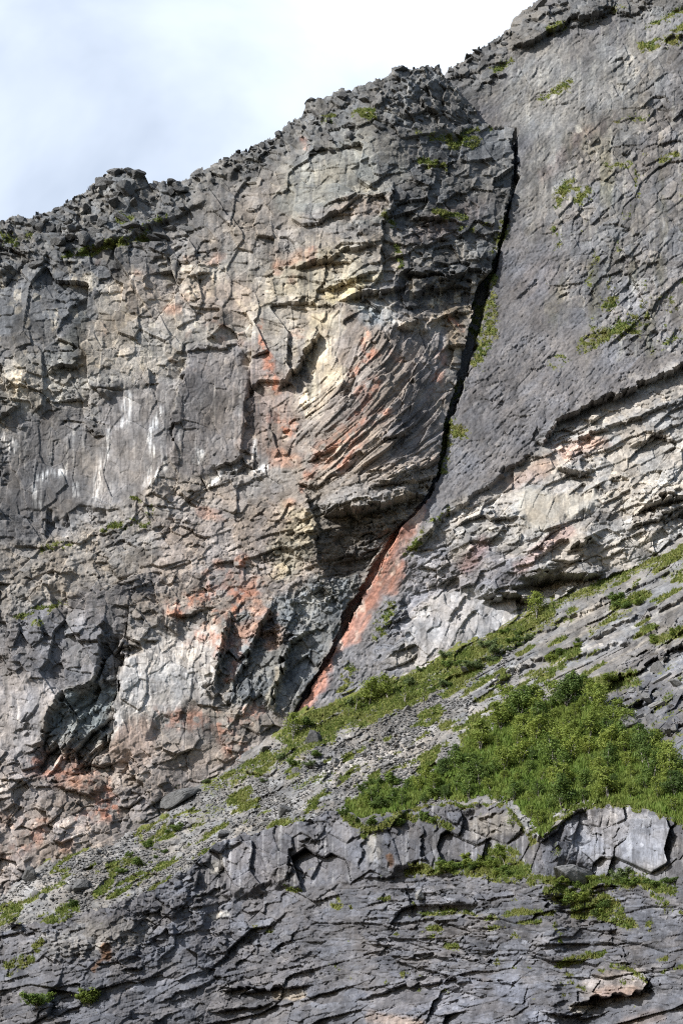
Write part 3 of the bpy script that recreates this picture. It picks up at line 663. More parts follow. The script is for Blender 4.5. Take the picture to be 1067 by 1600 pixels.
SB = build_slab()

# ================================================================== HILLSIDE (scree, grass, ribs of rock)
GRASS = [  # (points, half width, strength)
    ([(470, 1120), (540, 1100), (610, 1075), (660, 1055), (740, 1020), (800, 985), (850, 960)], 16, .95), ([(500, 1140), (580, 1110), (650, 1080), (740, 1040)], 18, .9), ([(440, 1150), (480, 1160), (520, 1150)], 12, .8), ([(840, 960), (900, 930), (960, 905), (1067, 858)], 9, .75), ([(740, 1035), (830, 990), (900, 960)], 7, .6),
    ([(330, 1230), (420, 1195), (480, 1165)], 14, .62), ([(360, 1250), (390, 1240)], 9, .85), ([(240, 1320), (215, 1310)], 8, .8), ([(300, 1290), (340, 1260)], 12, .5), ([(200, 1345), (150, 1395)], 7, .8), ([(120, 1415), (90, 1425)], 7, .9), ([(170, 1360), (210, 1345)], 6, .75), ([(430, 1290), (470, 1285)], 10, .8), ([(460, 1230), (500, 1220)], 9, .5),
    ([(890, 1075), (960, 1062), (990, 1058)], 12, .9), ([(860, 1030), (900, 1022)], 9, .8), ([(830, 1055), (880, 1045)], 8, .6), ([(1020, 1000), (1067, 990)], 9, .8), ([(960, 950), (1010, 935)], 9, .75), ([(920, 990), (980, 960)], 7, .5), ([(1020, 1110), (1050, 1090)], 8, .5), ([(1040, 900), (1067, 880)], 7, .5)]
THICKET = [(640, 1225), (700, 1200), (760, 1150), (800, 1110), (860, 1095), (930, 1095), (960, 1130), (1010, 1170), (1067, 1205), (1130, 1230), (1130, 1300), (1067, 1288), (1030, 1268), (950, 1252), (890, 1262), (840, 1305), (800, 1258), (720, 1250), (640, 1262), (560, 1290), (545, 1265), (590, 1235)]
def build_hill():
    s = Sheet(-170, 1250, 770, 1510, STEP, 300)
    a, b = s.a, s.b
    base_colour(s, (118, 116, 114))
    brink = interp(BRINK, a)
    brink = brink + (fbm(a[0] / 14, a[0] * 0, 307, 3) * 7)[None, :]
    dn = np.maximum(0, b - brink)
    s.ca, s.cb = a, np.minimum(b, brink)
    ribs = s.poly([(640, 1090), (740, 1035), (900, 955), (1130, 850), (1130, 1080), (960, 1050), (880, 1060), (800, 1085), (740, 1090)], 16)
    crag = s.poly([(930, 1090), (1000, 1010), (1067, 970), (1130, 950), (1130, 1230), (1060, 1195), (1000, 1165)], 14)
    thick = s.poly(THICKET, 10)
    scree = np.clip(1 - ribs - crag, 0, 1)
    s.blocks(scree, -28, [(46, 22, .5, .7, .2), (17, 9, .34, .5, .2), (7, 5, .2, .3, .2)], 3100)
    s.blocks(ribs, -29, [(190, 26, .5, .9, .2), (70, 12, .22, .4, .2), (24, 7, .1, .17, .2), (7, 5, .07, .1, .1)], 3200, warp=.1)
    s.blocks(crag, -35, [(50, 30, 1.0, 1.5, .4), (22, 13, .5, .8, .4), (9, 6, .2, .3, .3)], 3300)
    s.relief += fbm(a / 110, b / 60, 3400, 3) * 1.4
    st = s.step
    st([(690, 1070), (760, 1030), (850, 985), (960, 935), (1100, 870)], 1.3, 16, w=3)
    st([(740, 1085), (830, 1035), (950, 985), (1100, 920)], 1.5, 18, w=3)
    st([(860, 1045), (960, 1010), (1100, 960)], 1.2, 16, w=3)
    st([(920, 1080), (1000, 1050), (1060, 1010), (1100, 1000)], 2.0, 22, under=.5)
    st([(960, 1130), (985, 1105), (1020, 1090)], 1.4, 18, under=.5)
    st([(1010, 1165), (1040, 1140), (1100, 1120)], 2.0, 22, under=.5)
    p = s.paint
    p(ribs, (108, 107, 107), .9); p(crag, (92, 92, 95), .95)
    r1, r2 = rot(a, b, -29)
    p(sstep(.0, .5, fbm(r1 / 120, r2 / 7, 440, 3)) * ribs, (142, 138, 132), .7)
    p(sstep(.1, .5, fbm(r1 / 90, r2 / 8, 441, 3)) * ribs, (92, 92, 92), .6)
    p(s.poly([(480, 1225), (600, 1160), (700, 1100), (760, 1085), (790, 1100), (700, 1180), (600, 1225)], 12), (132, 129, 126), .7)
    p(sstep(.05, .45, fbm(a / 50, b / 30, 442, 4)), (96, 95, 93), .5)
    p(s.poly([(0, 1370), (120, 1320), (250, 1290), (200, 1350), (80, 1410), (-40, 1460)], 10), (126, 123, 120), .8)
    bake_tint(s)
    for pts, w, k in GRASS:
        s.moss = np.maximum(s.moss, s.stroke(pts, w, w * .8) * k)
    g1, g2 = rot(a, b, -29)
    s.moss *= 0.72 + 0.4 * sstep(-.4, .4, fbm(g1 / 50, g2 / 8, 443, 3))
    s.moss = np.maximum(s.moss, sstep(.12, .42, fbm(g1 / 45, g2 / 11, 444, 4)) * .85 * (1 - crag * .5))
    s.moss = np.maximum(s.moss, thick * .95)
    y = base_c(s.ca, s.cb)
    push = np.zeros(a.shape + (3,), F32); push[..., 1] = dn * .35; push[..., 2] = -dn * .05
    s.relief *= np.clip(1 - dn / 10, .1, 1)
    keep = (dn < 25) & (b > interp(FOOT, a) - 14)
    finish(s, 'hillside', y, M_ROCK, keep, push, 'steep slope of pale scree, grass and rock ribs between the two cliffs')
    return s
SC = build_hill()

# ================================================================== LOWER CLIFF
LEDGE = [([(645, 1362), (700, 1356), (760, 1362), (800, 1370), (830, 1378)], 10, .95), ([(770, 1340), (800, 1345), (815, 1362)], 16, .95), ([(820, 1375), (900, 1385), (960, 1380), (1010, 1375)], 10, .95), ([(860, 1400), (920, 1410), (960, 1425)], 14, .9), ([(900, 1425), (985, 1440)], 10, .8), ([(1000, 1380), (1050, 1390)], 8, .9), ([(1020, 1400), (1040, 1420)], 8, .6), ([(540, 1275), (575, 1295), (610, 1285)], 8, .9), ([(570, 1300), (620, 1275), (650, 1280)], 6, .85), ([(665, 1285), (705, 1292)], 7, .9), ([(740, 1255), (790, 1250)], 6, .9), ([(815, 1290), (830, 1315)], 9, .9), ([(640, 1430), (720, 1425), (760, 1432), (860, 1430)], 5, .55), ([(870, 1505), (900, 1498), (945, 1492)], 6, .85), ([(700, 1480), (715, 1478)], 6, .7), ([(660, 1455), (690, 1450)], 5, .6), ([(750, 1450), (840, 1442)], 4, .55), ([(10, 1505), (45, 1500)], 7, .95), ([(15, 1520), (40, 1510)], 5, .5), ([(55, 1485), (68, 1472)], 6, .8), ([(400, 1446), (425, 1454)], 5, .7), ([(445, 1390), (465, 1393)], 5, .8), ([(80, 1440), (110, 1425)], 5, .8), ([(1045, 1515), (1067, 1510)], 6, .5), ([(860, 1445), (870, 1470)], 5, .4), ([(960, 1510), (1000, 1530)], 5, .5), ([(515, 1415), (530, 1420)], 5, .6), ([(530, 1400), (535, 1420)], 5, .4)]
def build_lower():
    s = Sheet(-170, 1250, 1225, 1720, STEP, 400)
    a, b = s.a, s.b
    base_colour(s, (90, 90, 94))
    brink = interp(BRINK, a)
    brink = brink + (fbm(a[0] / 14, a[0] * 0, 307, 3) * 7)[None, :] - 1
    up = np.maximum(0, brink - b)
    s.ca, s.cb = a, np.maximum(b, brink)
    tops = np.clip(s.poly([(330, 1310), (440, 1285), (640, 1265), (800, 1255), (840, 1300), (900, 1255), (1130, 1270), (1130, 1375), (830, 1370), (640, 1360), (560, 1375), (320, 1400), (310, 1350)], 10), 0, 1)
    beds = s.poly([(560, 1375), (830, 1375), (1130, 1390), (1130, 1560), (800, 1560), (600, 1540), (480, 1480)], 24) * (1 - tops)
    base = np.clip(1 - tops - beds, 0, 1)
    plates = base * sstep(1480, 1540, b); base = base - plates
    s.blocks(tops, -80, [(95, 70, 1.5, 2.2, .1), (52, 36, .5, 1.0, .15), (20, 13, .14, .3, .2), (7, 6, .07, .12, .1)], 4100, warp=.1, tintk=.7, crack=.12)
    s.blocks(base, -16, [(70, 52, .7, 1.0, .25), (29, 20, .5, .75, .3), (13, 9, .3, .46, .3), (6, 4.5, .15, .22, .2)], 4200, warp=.08, boxy=2)
    s.blocks(beds, -2, [(110, 26, .8, .6, .5), (40, 11, .5, .55, .5), (15, 7, .28, .4, .4), (7, 4, .13, .16, .3)], 4300, warp=.06, crack=.1, boxy=2)
    s.blocks(plates, -16, [(120, 40, .8, 1.3, .5), (44, 17, .45, .75, .5), (16, 8, .24, .38, .4), (7, 5, .12, .18, .2)], 4400, warp=.06, boxy=2)
    st = s.step
    st([(345, 1545), (410, 1548), (485, 1538)], 2.0, 34, under=.6)
    st([(330, 1580), (400, 1575), (430, 1560)], 1.4, 26, under=.5)
    st([(240, 1565), (275, 1555), (330, 1535)], .9, 24)
    st([(890, 1578), (930, 1560), (1000, 1552), (1020, 1530)], 3.4, 46, under=.5)
    st([(1010, 1555), (1008, 1520)], 1.6, 30)
    st([(840, 1580), (880, 1585), (930, 1590)], 1.6, 26, under=.6)
    st([(450, 1380), (458, 1310)], 1.2, 40); st([(560, 1365), (568, 1290)], .8, 30); st([(612, 1360), (660, 1345), (658, 1290)], 1.1, 34); st([(735, 1310), (738, 1262)], -1.2, 40)
    st([(800, 1310), (812, 1300), (808, 1260)], 1.4, 40); st([(880, 1285), (870, 1330), (868, 1360)], 2.2, 60, under=.3); st([(845, 1320), (835, 1360)], .8, 30)
    st([(905, 1310), (940, 1296), (1000, 1292), (1060, 1300)], -.6, 20); st([(735, 1280), (760, 1276), (790, 1262)], .9, 12)
    st([(640, 1362), (700, 1355), (760, 1360), (860, 1378), (960, 1382), (1067, 1385), (1120, 1388)][::-1], 1.7, 60, w=5)
    st([(640, 1430), (720, 1425), (860, 1430), (960, 1445)][::-1], .8, 40, w=4)
    st([(560, 1375), (600, 1370), (640, 1362)], .8, 25)
    st([(640, 1420), (632, 1380)], .9, 25)
    st([(300, 1405), (330, 1395), (350, 1380)], 1.0, 24); st([(190, 1520), (215, 1515), (225, 1505)], 1.3, 18)
    st([(470, 1320), (500, 1312)], .9, 16); st([(620, 1500), (680, 1492), (760, 1505)], .9, 30); st([(560, 1560), (640, 1540), (740, 1530), (830, 1540)], 1.0, 30)
    p = s.paint
    p(tops, (88, 88, 92), .9)
    p(s.poly([(880, 1290), (960, 1268), (1040, 1290), (1055, 1370), (930, 1375), (890, 1330)], 8), (124, 124, 128), .92)
    p(s.poly([(738, 1282), (800, 1272), (808, 1308), (740, 1310)], 4), (122, 119, 116), .9)
    p(s.poly([(570, 1295), (600, 1290), (598, 1355), (572, 1360)], 8), (124, 120, 114), .7)
    p(s.poly([(350, 1320), (420, 1305), (430, 1400), (350, 1390)], 14), (100, 99, 103), .8)
    p(s.poly([(322, 1345), (350, 1328), (352, 1355), (325, 1362)], 3), (140, 138, 134), .8); p(s.poly([(330, 1430), (360, 1422), (362, 1430), (340, 1436)], 3), (160, 156, 150), .9)
    p(s.poly([(60, 1455), (130, 1440), (230, 1430), (220, 1480), (120, 1490), (60, 1490)], 12), (118, 116, 114), .7)
    p(s.poly([(560, 1540), (700, 1530), (840, 1545), (880, 1600), (880, 1670), (560, 1670)], 18), (104, 105, 112), .8)
    p(s.poly([(900, 1530), (1000, 1515), (1010, 1550), (920, 1560)], 7), (128, 122, 119), .85)
    p(s.stroke([(930, 1555), (980, 1552)], 8, 5), (150, 126, 114), .5); p(s.stroke([(900, 1570), (920, 1570)], 7, 4), (176, 168, 156), .6); p(s.stroke([(980, 1600), (1030, 1590)], 12, 6), (134, 120, 112), .4); p(s.stroke([(580, 1590), (650, 1600)], 10, 6), (150, 132, 118), .5); p(s.stroke([(430, 1552), (470, 1550)], 7, 4), (142, 132, 118), .7)
    p(sstep(.1, .5, fbm(a / 4, b / 45, 450, 3)) * tops, (70, 69, 71), .55)
    p(sstep(.25, .55, fbm(a / 4 + 40, b / 60, 451, 3)) * tops, (170, 170, 172), .28)
    for q in [([(165, 1480), (168, 1495)], 6), ([(160, 1500), (150, 1515)], 4), ([(610, 1340), (612, 1355)], 4)]: p(s.stroke(q[0], q[1], 3), (92, 62, 32), .7)
    p(sstep(.15, .5, fbm(a / 12, b / 50, 452, 3)) * beds, (72, 70, 70), .4)
    bake_tint(s)
    for pts, w, k in LEDGE: s.moss = np.maximum(s.moss, s.stroke(pts, w, w * .8) * k)
    s.moss = np.maximum(s.moss, sstep(.38, .6, fbm(a / 26, b / 12, 445, 4)) * .55 * np.clip(beds + .2, 0, 1))
    s.moss = np.maximum(s.moss, (1 - sstep(2, 9, b - brink)) * sstep(520, 640, a) * .8)
    s.moss *= .5 + .75 * sstep(-.35, .25, fbm(a / 12, b / 6, 492, 3))
    y = base_d(s.ca, s.cb)
    push = np.zeros(a.shape + (3,), F32); push[..., 1] = up * .3; push[..., 2] = -up * .03
    s.relief *= np.clip(1 - up / 10, .1, 1)
    keep = up < 25
    finish(s, 'lower_cliff', y, M_ROCK, keep, push, 'dark grey lower cliff of stacked beds with grassy ledges')
    return s
SD = build_lower()

# ================================================================== things: shared builders
def tag(o, label, cat, group=None):
    o['label'] = label; o['category'] = cat
    if group: o['group'] = group
def mesh_np(name, co, faces, mat, smooth=False, attr=None):
    co = np.asarray(co, F32); f = np.asarray(faces, np.int32)
    me = bpy.data.meshes.new(name)
    me.vertices.add(len(co)); me.loops.add(f.size); me.polygons.add(len(f))
    me.vertices.foreach_set('co', co.ravel()); me.loops.foreach_set('vertex_index', f.ravel())
    k = f.shape[1]
    me.polygons.foreach_set('loop_start', np.arange(0, f.size, k, dtype=np.int32)); me.polygons.foreach_set('loop_total', np.full(len(f), k, np.int32))
    me.update(calc_edges=True)
    if attr is not None:
        at = me.attributes.new('shade', 'FLOAT', 'POINT'); at.data.foreach_set('value', np.asarray(attr, F32))
    me.materials.append(mat)
    return me
def on(s, a, b):
    """the point of a sheet at survey coordinates (a, b), and metres per survey unit there"""
    i = int(round((b - s.b[0, 0]) / STEP)); j = int(round((a - s.a[0, 0]) / STEP))
    i = min(max(i, 0), s.a.shape[0] - 1); j = min(max(j, 0), s.a.shape[1] - 1)
    p = s.P[i, j]
    return Vector([float(v) for v in p]), float(np.linalg.norm(p)) / FPX

# ------------------------------------------------------------------ boulders
def boulder_mat(name, dark, light):
    m, n, l, b = new_mat(name)
    tcn = n.new('ShaderNodeTexCoord'); v = tcn.outputs['Object']
    oi = n.new('ShaderNodeObjectInfo')
    geo = n.new('ShaderNodeNewGeometry')
    f = noise_node(n, l, 2.2, 6, geo.outputs['Position'], 0.7)
    c = mixc(n, l, mul_range(n, l, f, 0, 1, .3, .7), dark, light)
    k = mul_range(n, l, oi.outputs['Random'], .7, 1.3, 0, 1)
    cc = n.new('ShaderNodeCombineColor')
    for i in range(3): l.new(k, cc.inputs[i])
    l.new(mixc(n, l, 1.0, c, cc.outputs[0], 'MULTIPLY'), b.inputs['Base Color'])
    bp = n.new('ShaderNodeBump'); bp.inputs['Strength'].default_value = .6; bp.inputs['Distance'].default_value = .15
    l.new(noise_node(n, l, 4, 5, geo.outputs['Position'], .65), bp.inputs['Height']); l.new(bp.outputs[0], b.inputs['Normal'])
    return m
M_DARK = boulder_mat('dark_lichened_stone', (0.055, 0.055, 0.055), (0.14, 0.14, 0.138))
M_GREY = boulder_mat('grey_scree_stone', (0.11, 0.108, 0.106), (0.24, 0.235, 0.228))
def boulder_mesh(seed, mat, flat=1.0, long=1.0, sub=4, cuts=9):
    import bmesh
    r = np.random.default_rng(seed); bm = bmesh.new()
    bmesh.ops.create_icosphere(bm, subdivisions=sub, radius=1.0)
    d = np.array([v.co[:] for v in bm.verts]); d /= np.linalg.norm(d, axis=1)[:, None]
    nrm = r.normal(0, 1, (cuts, 3)); nrm /= np.linalg.norm(nrm, axis=1)[:, None]
    off = r.uniform(.42, .8, cuts)
    c = d @ nrm.T
    rad = np.min(np.where(c > .05, off / np.maximum(c, .05), 9), axis=1); rad = np.minimum(rad, 1.05)
    rad *= 1 + .06 * fbm(d[:, 0] * 3 + seed, d[:, 1] * 3 + d[:, 2] * 2.3, seed, 3) + .035 * fbm(d[:, 0] * 9, d[:, 1] * 9 + d[:, 2] * 7, seed + 9, 2)
    p = d * rad[:, None] * np.array([.62 * long, .5, .52 * flat])
    for v, q in zip(bm.verts, p): v.co = q
    me = bpy.data.meshes.new('boulder'); bm.to_mesh(me); bm.free()
    me.materials.append(mat)
    return me
DARKS = [boulder_mesh(i, M_DARK, [.8, 1, .6, 1.1][i % 4], [1.2, 1, 1.5, 1][i % 4]) for i in range(12)]
GREYS = [boulder_mesh(40 + i, M_GREY, [.6, .9, .5, 1][i % 4], [1.3, 1, 1.6, 1.1][i % 4]) for i in range(12)]
def boulder(name, me, s, a, b, size, label, cat='boulder', group=None, sink=.55, tilt=None):
    p, m = on(s, a, b)
    o = bpy.data.objects.new(name, me); COL.objects.link(o)
    k = size * m
    o.location = p + Vector((0, -k * .12, k * (.5 - sink) * .6)); o.scale = (k, k, k)
    o.rotation_euler = tilt or (rnd.uniform(-.35, .35), rnd.uniform(-.5, .5), rnd.uniform(0, 6.28))
    tag(o, label, cat, group)
    return o
def scatter_boulders(name, meshes, s, n, pick, size, label, group, seed):
    global rnd
    rnd = random.Random(seed)
    for _ in range(n):
        a, b = pick()
        boulder(name, rnd.choice(meshes), s, a, b, size(), label, 'boulder', group)
def crest_pick(lo, hi, crest, deep, bias=1.15):
    def f():
        a = rnd.uniform(lo, hi)
        return a, float(interp(crest, a)) + rnd.random() ** bias * deep + 3
    return f
sz = lambda lo, hi: (lambda: lo + (hi - lo) * rnd.random() ** 3)
scatter_boulders('ridge_boulder', DARKS, SA, 120, crest_pick(-5, 300, CREST_A, 95), sz(5, 20), 'dark angular boulder heaped with others on the low shoulder of the ridge', 'boulders heaped on the low shoulder of the ridge', 11)
scatter_boulders('crest_boulder', DARKS, SA, 45, crest_pick(300, 478, CREST_A, 35), sz(4, 13), 'small dark boulder along the rising edge of the cliff top', 'boulders along the rising edge of the cliff top', 12)
scatter_boulders('summit_boulder', DARKS, SA, 60, crest_pick(478, 745, CREST_A, 90), sz(5, 18), 'dark rough boulder in the rubble cap of the buttress beside the gully', 'boulders in the rubble cap of the buttress', 13)
scatter_boulders('skyline_boulder', DARKS, SB, 30, crest_pick(700, 880, CREST_B, 40), sz(4, 14), 'grey boulder on the skyline above the smooth slab', 'boulders on the skyline above the slab', 14)
def along(lines, w):
    def f():
        l = rnd.choice(lines); i = rnd.randrange(len(l) - 1); t = rnd.random()
        return l[i][0] + (l[i + 1][0] - l[i][0]) * t + rnd.gauss(0, w), l[i][1] + (l[i + 1][1] - l[i][1]) * t + rnd.gauss(0, w)
    return f
scatter_boulders('scree_boulder', GREYS, SC, 75, along([[(0, 1420), (120, 1350), (250, 1300), (330, 1250)], [(60, 1430), (250, 1340), (420, 1270)]], 14), sz(4, 15), 'pale grey boulder in the lower scree at the foot of the cliff', 'boulders in the lower scree', 15)
scatter_boulders('slope_boulder', GREYS, SC, 70, along([[(330, 1270), (480, 1220), (600, 1165), (700, 1110)], [(480, 1240), (600, 1190), (680, 1140)], [(560, 1130), (700, 1075), (780, 1050)]], 12), sz(4, 14), 'grey stone in the scree strip above the birch thicket', 'stones in the scree strip above the thicket', 16)
scatter_boulders('crag_boulder', GREYS, SC, 40, along([[(940, 1100), (1000, 1140), (1060, 1180)], [(1000, 1060), (1060, 1100)]], 18), sz(6, 24), 'grey fallen block among the crags beside the birch thicket', 'fallen blocks among the crags', 17)
MOSSY = boulder_mesh(77, boulder_mat('mossy_grey_stone', (0.09, 0.09, 0.092), (0.20, 0.20, 0.20)), .72, 1.15, 5, 9)
rnd = random.Random(5)
for me, s, a, b, size, label in [
    (DARKS[2], SA, 485, 156, 17, 'single dark block perched on the skyline step of the buttress'),
    (DARKS[2], SA, 182, 270, 17, 'flat slab balanced on top of the ridge tower'),
    (DARKS[0], SA, 213, 278, 26, 'big dark block forming the head of the ridge tower'),
    (DARKS[3], SA, 160, 292, 24, 'dark block leaning on the shoulder of the ridge tower'),
    (DARKS[5], SA, 200, 305, 30, 'broad dark block in the middle of the ridge tower'),
    (DARKS[4], SA, 95, 380, 30, 'smooth grey hump of rock below the ridge boulders'),
    (DARKS[7], SA, 130, 378, 26, 'rounded grey rock beside a hump under the ridge boulders'),
    (DARKS[1], SC, 487, 1157, 30, 'dark blocky boulder sitting in the grass at the foot of the gully'),
    (DARKS[6], SC, 278, 1250, 40, 'large dark pointed rock where the scree meets the cliff'),
    (DARKS[8], SC, 133, 1383, 38, 'dark wedge shaped rock lying in the lower scree'),
    (DARKS[9], SC, 48, 1372, 34, 'dark rock at the cliff foot in the lowest scree'),
    (DARKS[10], SC, 350, 1305, 22, 'dark stone on the brink above the lower cliff'),
    (DARKS[3], SC, 445, 1270, 24, 'dark stone beside bright grass on the slope'),
    (GREYS[1], SC, 980, 1135, 34, 'big grey fallen block at the edge of the birch thicket'),
    (GREYS[0], SC, 415, 1172, 18, 'pale flat stone in grass near the gully mouth'),
    (GREYS[2], SC, 500, 1145, 7, 'small whitish stone on the grass below the gully'),
    (MOSSY, SD, 884, 1366, 58, 'rounded grey boulder with a mossy cap on the grass ledge'),
    (GREYS[9], SD, 655, 1398, 20, 'grey block below the grass ledge on the lower cliff')]:
    boulder('large_boulder' if size > 15 else 'stone', me, s, a, b, size, label, tilt=(0, .12, .3) if me is MOSSY else None)

# ------------------------------------------------------------------ small stones of the scree (too many to count)
def small_stones():
    r = np.random.default_rng(3)
    s = SC
    w = (1 - np.clip(s.moss * 1.3, 0, 1)) * ((s.b > interp(FOOT, s.a)) & (s.b < interp(BRINK, s.a))) * sstep(900, 640, s.a)
    w = w * (.3 + sstep(-.2, .4, fbm(s.a / 40, s.b / 25, 470, 3)))
    ii = r.choice(w.size, 9000, p=(w / w.sum()).ravel())
    P = s.P.reshape(-1, 3)[ii]
    base = np.array([[1, 0, -.3], [-.5, .8, -.3], [-.5, -.8, -.3], [.7, .5, .45], [-.7, .4, .4], [.1, -.8, .5], [0, 0, .75]], F32)
    fc = np.array([[0, 1, 3], [1, 4, 3], [1, 2, 4], [2, 5, 4], [2, 0, 5], [0, 3, 5], [3, 4, 6], [4, 5, 6], [5, 3, 6]])
    n = len(ii); sc = (.08 + .30 * r.random(n) ** 3)
    th = r.random(n) * 6.28
    V = base[None] * (1 + r.normal(0, .25, (n, 7, 3))) * (sc[:, None, None] * np.array([1.2, 1, .7]))
    x = V[..., 0] * np.cos(th)[:, None] - V[..., 1] * np.sin(th)[:, None]; y = V[..., 0] * np.sin(th)[:, None] + V[..., 1] * np.cos(th)[:, None]
    V = np.stack([x, y, V[..., 2]], -1) + P[:, None] + np.array([0, -.05, .06])
    F = fc[None] + (np.arange(n) * 7)[:, None, None]
    o = bpy.data.objects.new('gravel', mesh_np('gravel', V.reshape(-1, 3), F.reshape(-1, 3), M_GREY)); COL.objects.link(o)
    o['kind'] = 'stuff'; o['label'] = 'loose small stones covering the pale scree slope'; o['category'] = 'gravel'
small_stones()

# ------------------------------------------------------------------ grass
def leaf_mat(name, c1, c2, c3):
    m, n, l, b = new_mat(name)
    at = n.new('ShaderNodeAttribute'); at.attribute_name = 'shade'
    oi = n.new('ShaderNodeObjectInfo')
    c = mixc(n, l, at.outputs['Fac'], c1, c2)
    c = mixc(n, l, mul_range(n, l, oi.outputs['Random'], 0, .8, .2, 1), c, c3)
    l.new(c, b.inputs['Base Color'])
    b.inputs['Roughness'].default_value = .6
    tr = n.new('ShaderNodeBsdfTranslucent'); l.new(c, tr.inputs['Color'])
    mx = n.new('ShaderNodeMixShader'); mx.inputs[0].default_value = .4
    out = [k for k in n if k.type == 'OUTPUT_MATERIAL'][0]
    l.new(b.outputs[0], mx.inputs[1]); l.new(tr.outputs[0], mx.inputs[2]); l.new(mx.outputs[0], out.inputs['Surface'])
    return m
M_GRASS = leaf_mat('grass_blades', (0.10, 0.15, 0.03), (0.22, 0.22, 0.065), (0.15, 0.19, 0.04))
def grass(name, s, n, w, label, seed, hi=.42, mat=None, fat=1.0):
    r = np.random.default_rng(seed)
    w = np.clip(w, 0, None); w = w / w.sum()
    ii = r.choice(w.size, n, p=w.ravel())
    P = s.P.reshape(-1, 3)[ii] + r.normal(0, .06, (n, 3))
    V, F, A = [], [], []
    dry = np.clip(.5 + fbm(s.a / 30, s.b / 16, 480 + seed, 4).reshape(-1)[ii] * 1.4 + r.normal(0, .18, n), 0, 1)
    for k in range(4):
        th = r.random(n) * 6.28; h = hi * (.4 + .8 * r.random(n)); wd = (.05 + .05 * r.random(n)) * fat
        d = np.stack([np.cos(th), np.sin(th), th * 0], -1); q = np.stack([-np.sin(th), np.cos(th), th * 0], -1)
        b0 = P + q * .12 * r.normal(0, 1, (n, 1))
        V.append(np.stack([b0 - d * wd[:, None], b0 + d * wd[:, None], b0 + q * (h * .5 * r.random(n))[:, None] + np.array([0, 0, 1]) * h[:, None]], 1)); A.append(np.repeat(dry, 3))
    V = np.concatenate(V, 0)
    o = bpy.data.objects.new(name, mesh_np(name, V.reshape(-1, 3), np.arange(V.shape[0] * 3).reshape(-1, 3), mat or M_GRASS, attr=np.concatenate(A))); COL.objects.link(o)
    o['kind'] = 'stuff'; o['label'] = label; o['category'] = 'grass'
M_FERN = leaf_mat('fern_leaves', (0.13, 0.22, 0.035), (0.22, 0.27, 0.06), (0.15, 0.20, 0.045))
vis = lambda s: ((s.b > interp(FOOT, s.a)) & (s.b < interp(BRINK, s.a) + 3))
grass('grass', SC, 46000, sstep(.3, .8, SC.moss) * vis(SC), 'rough green grass on the slope between the cliffs', 1)
_th = SC.poly(THICKET, 8)
grass('undergrowth', SC, 16000, _th * vis(SC), 'fresh green ferns and herbs covering the ground under the birches', 6, .7, M_FERN, 2.6)
grass('grass', SD, 12000, sstep(.3, .8, SD.moss) * (SD.b > interp(BRINK, SD.a) - 2), 'mossy grass on the ledges of the lower cliff', 2, .35)
grass('grass', SA, 4000, sstep(.3, .8, SA.moss) * (SA.b > interp(CREST_A, SA.a)) * (SA.a < interp(EDGE_A, SA.b)), 'tufts of grass on ledges of the sunlit cliff face', 3, .3)
grass('grass', SB, 5500, sstep(.25, .8, SB.moss) * (SB.b > interp(CREST_B, SB.a)) * (SB.b < interp(FOOT, SB.a)), 'tufts of grass on the grey slab and along the gully', 4, .3)

# ------------------------------------------------------------------ birches and shrubs
M_BARK, _n, _l, _b = new_mat('pale_bark')
_b.inputs['Base Color'].default_value = (.26, .24, .21, 1)
_l.new(mixc(_n, _l, mul_range(_n, _l, noise_node(_n, _l, 9, 3, None), 0, 1, .45, .6), (.30, .28, .25), (.07, .06, .05)), _b.inputs['Base Color'])
M_LEAF = leaf_mat('birch_leaves', (0.085, 0.145, 0.032), (0.21, 0.28, 0.062), (0.06, 0.10, 0.028))
M_LEAFY = leaf_mat('yellow_green_leaves', (0.18, 0.24, 0.045), (0.31, 0.35, 0.075), (0.15, 0.20, 0.04))
M_WILLOW = leaf_mat('grey_green_leaves', (0.12, 0.17, 0.065), (0.22, 0.28, 0.12), (0.14, 0.18, 0.08))
def tube(pts, rad, V, F, sides=5):
    b = len(V)
    for i, (p, r) in enumerate(zip(pts, rad)):
        d = (pts[min(i + 1, len(pts) - 1)] - pts[max(i - 1, 0)]).normalized()
        u = d.orthogonal().normalized(); w = d.cross(u)
        for k in range(sides):
            t = 6.2832 * k / sides
            V.append(p + (u * math.cos(t) + w * math.sin(t)) * r)
    for i in range(len(pts) - 1):
        for k in range(sides):
            F.append((b + i * sides + k, b + i * sides + (k + 1) % sides, b + (i + 1) * sides + (k + 1) % sides, b + (i + 1) * sides + k))
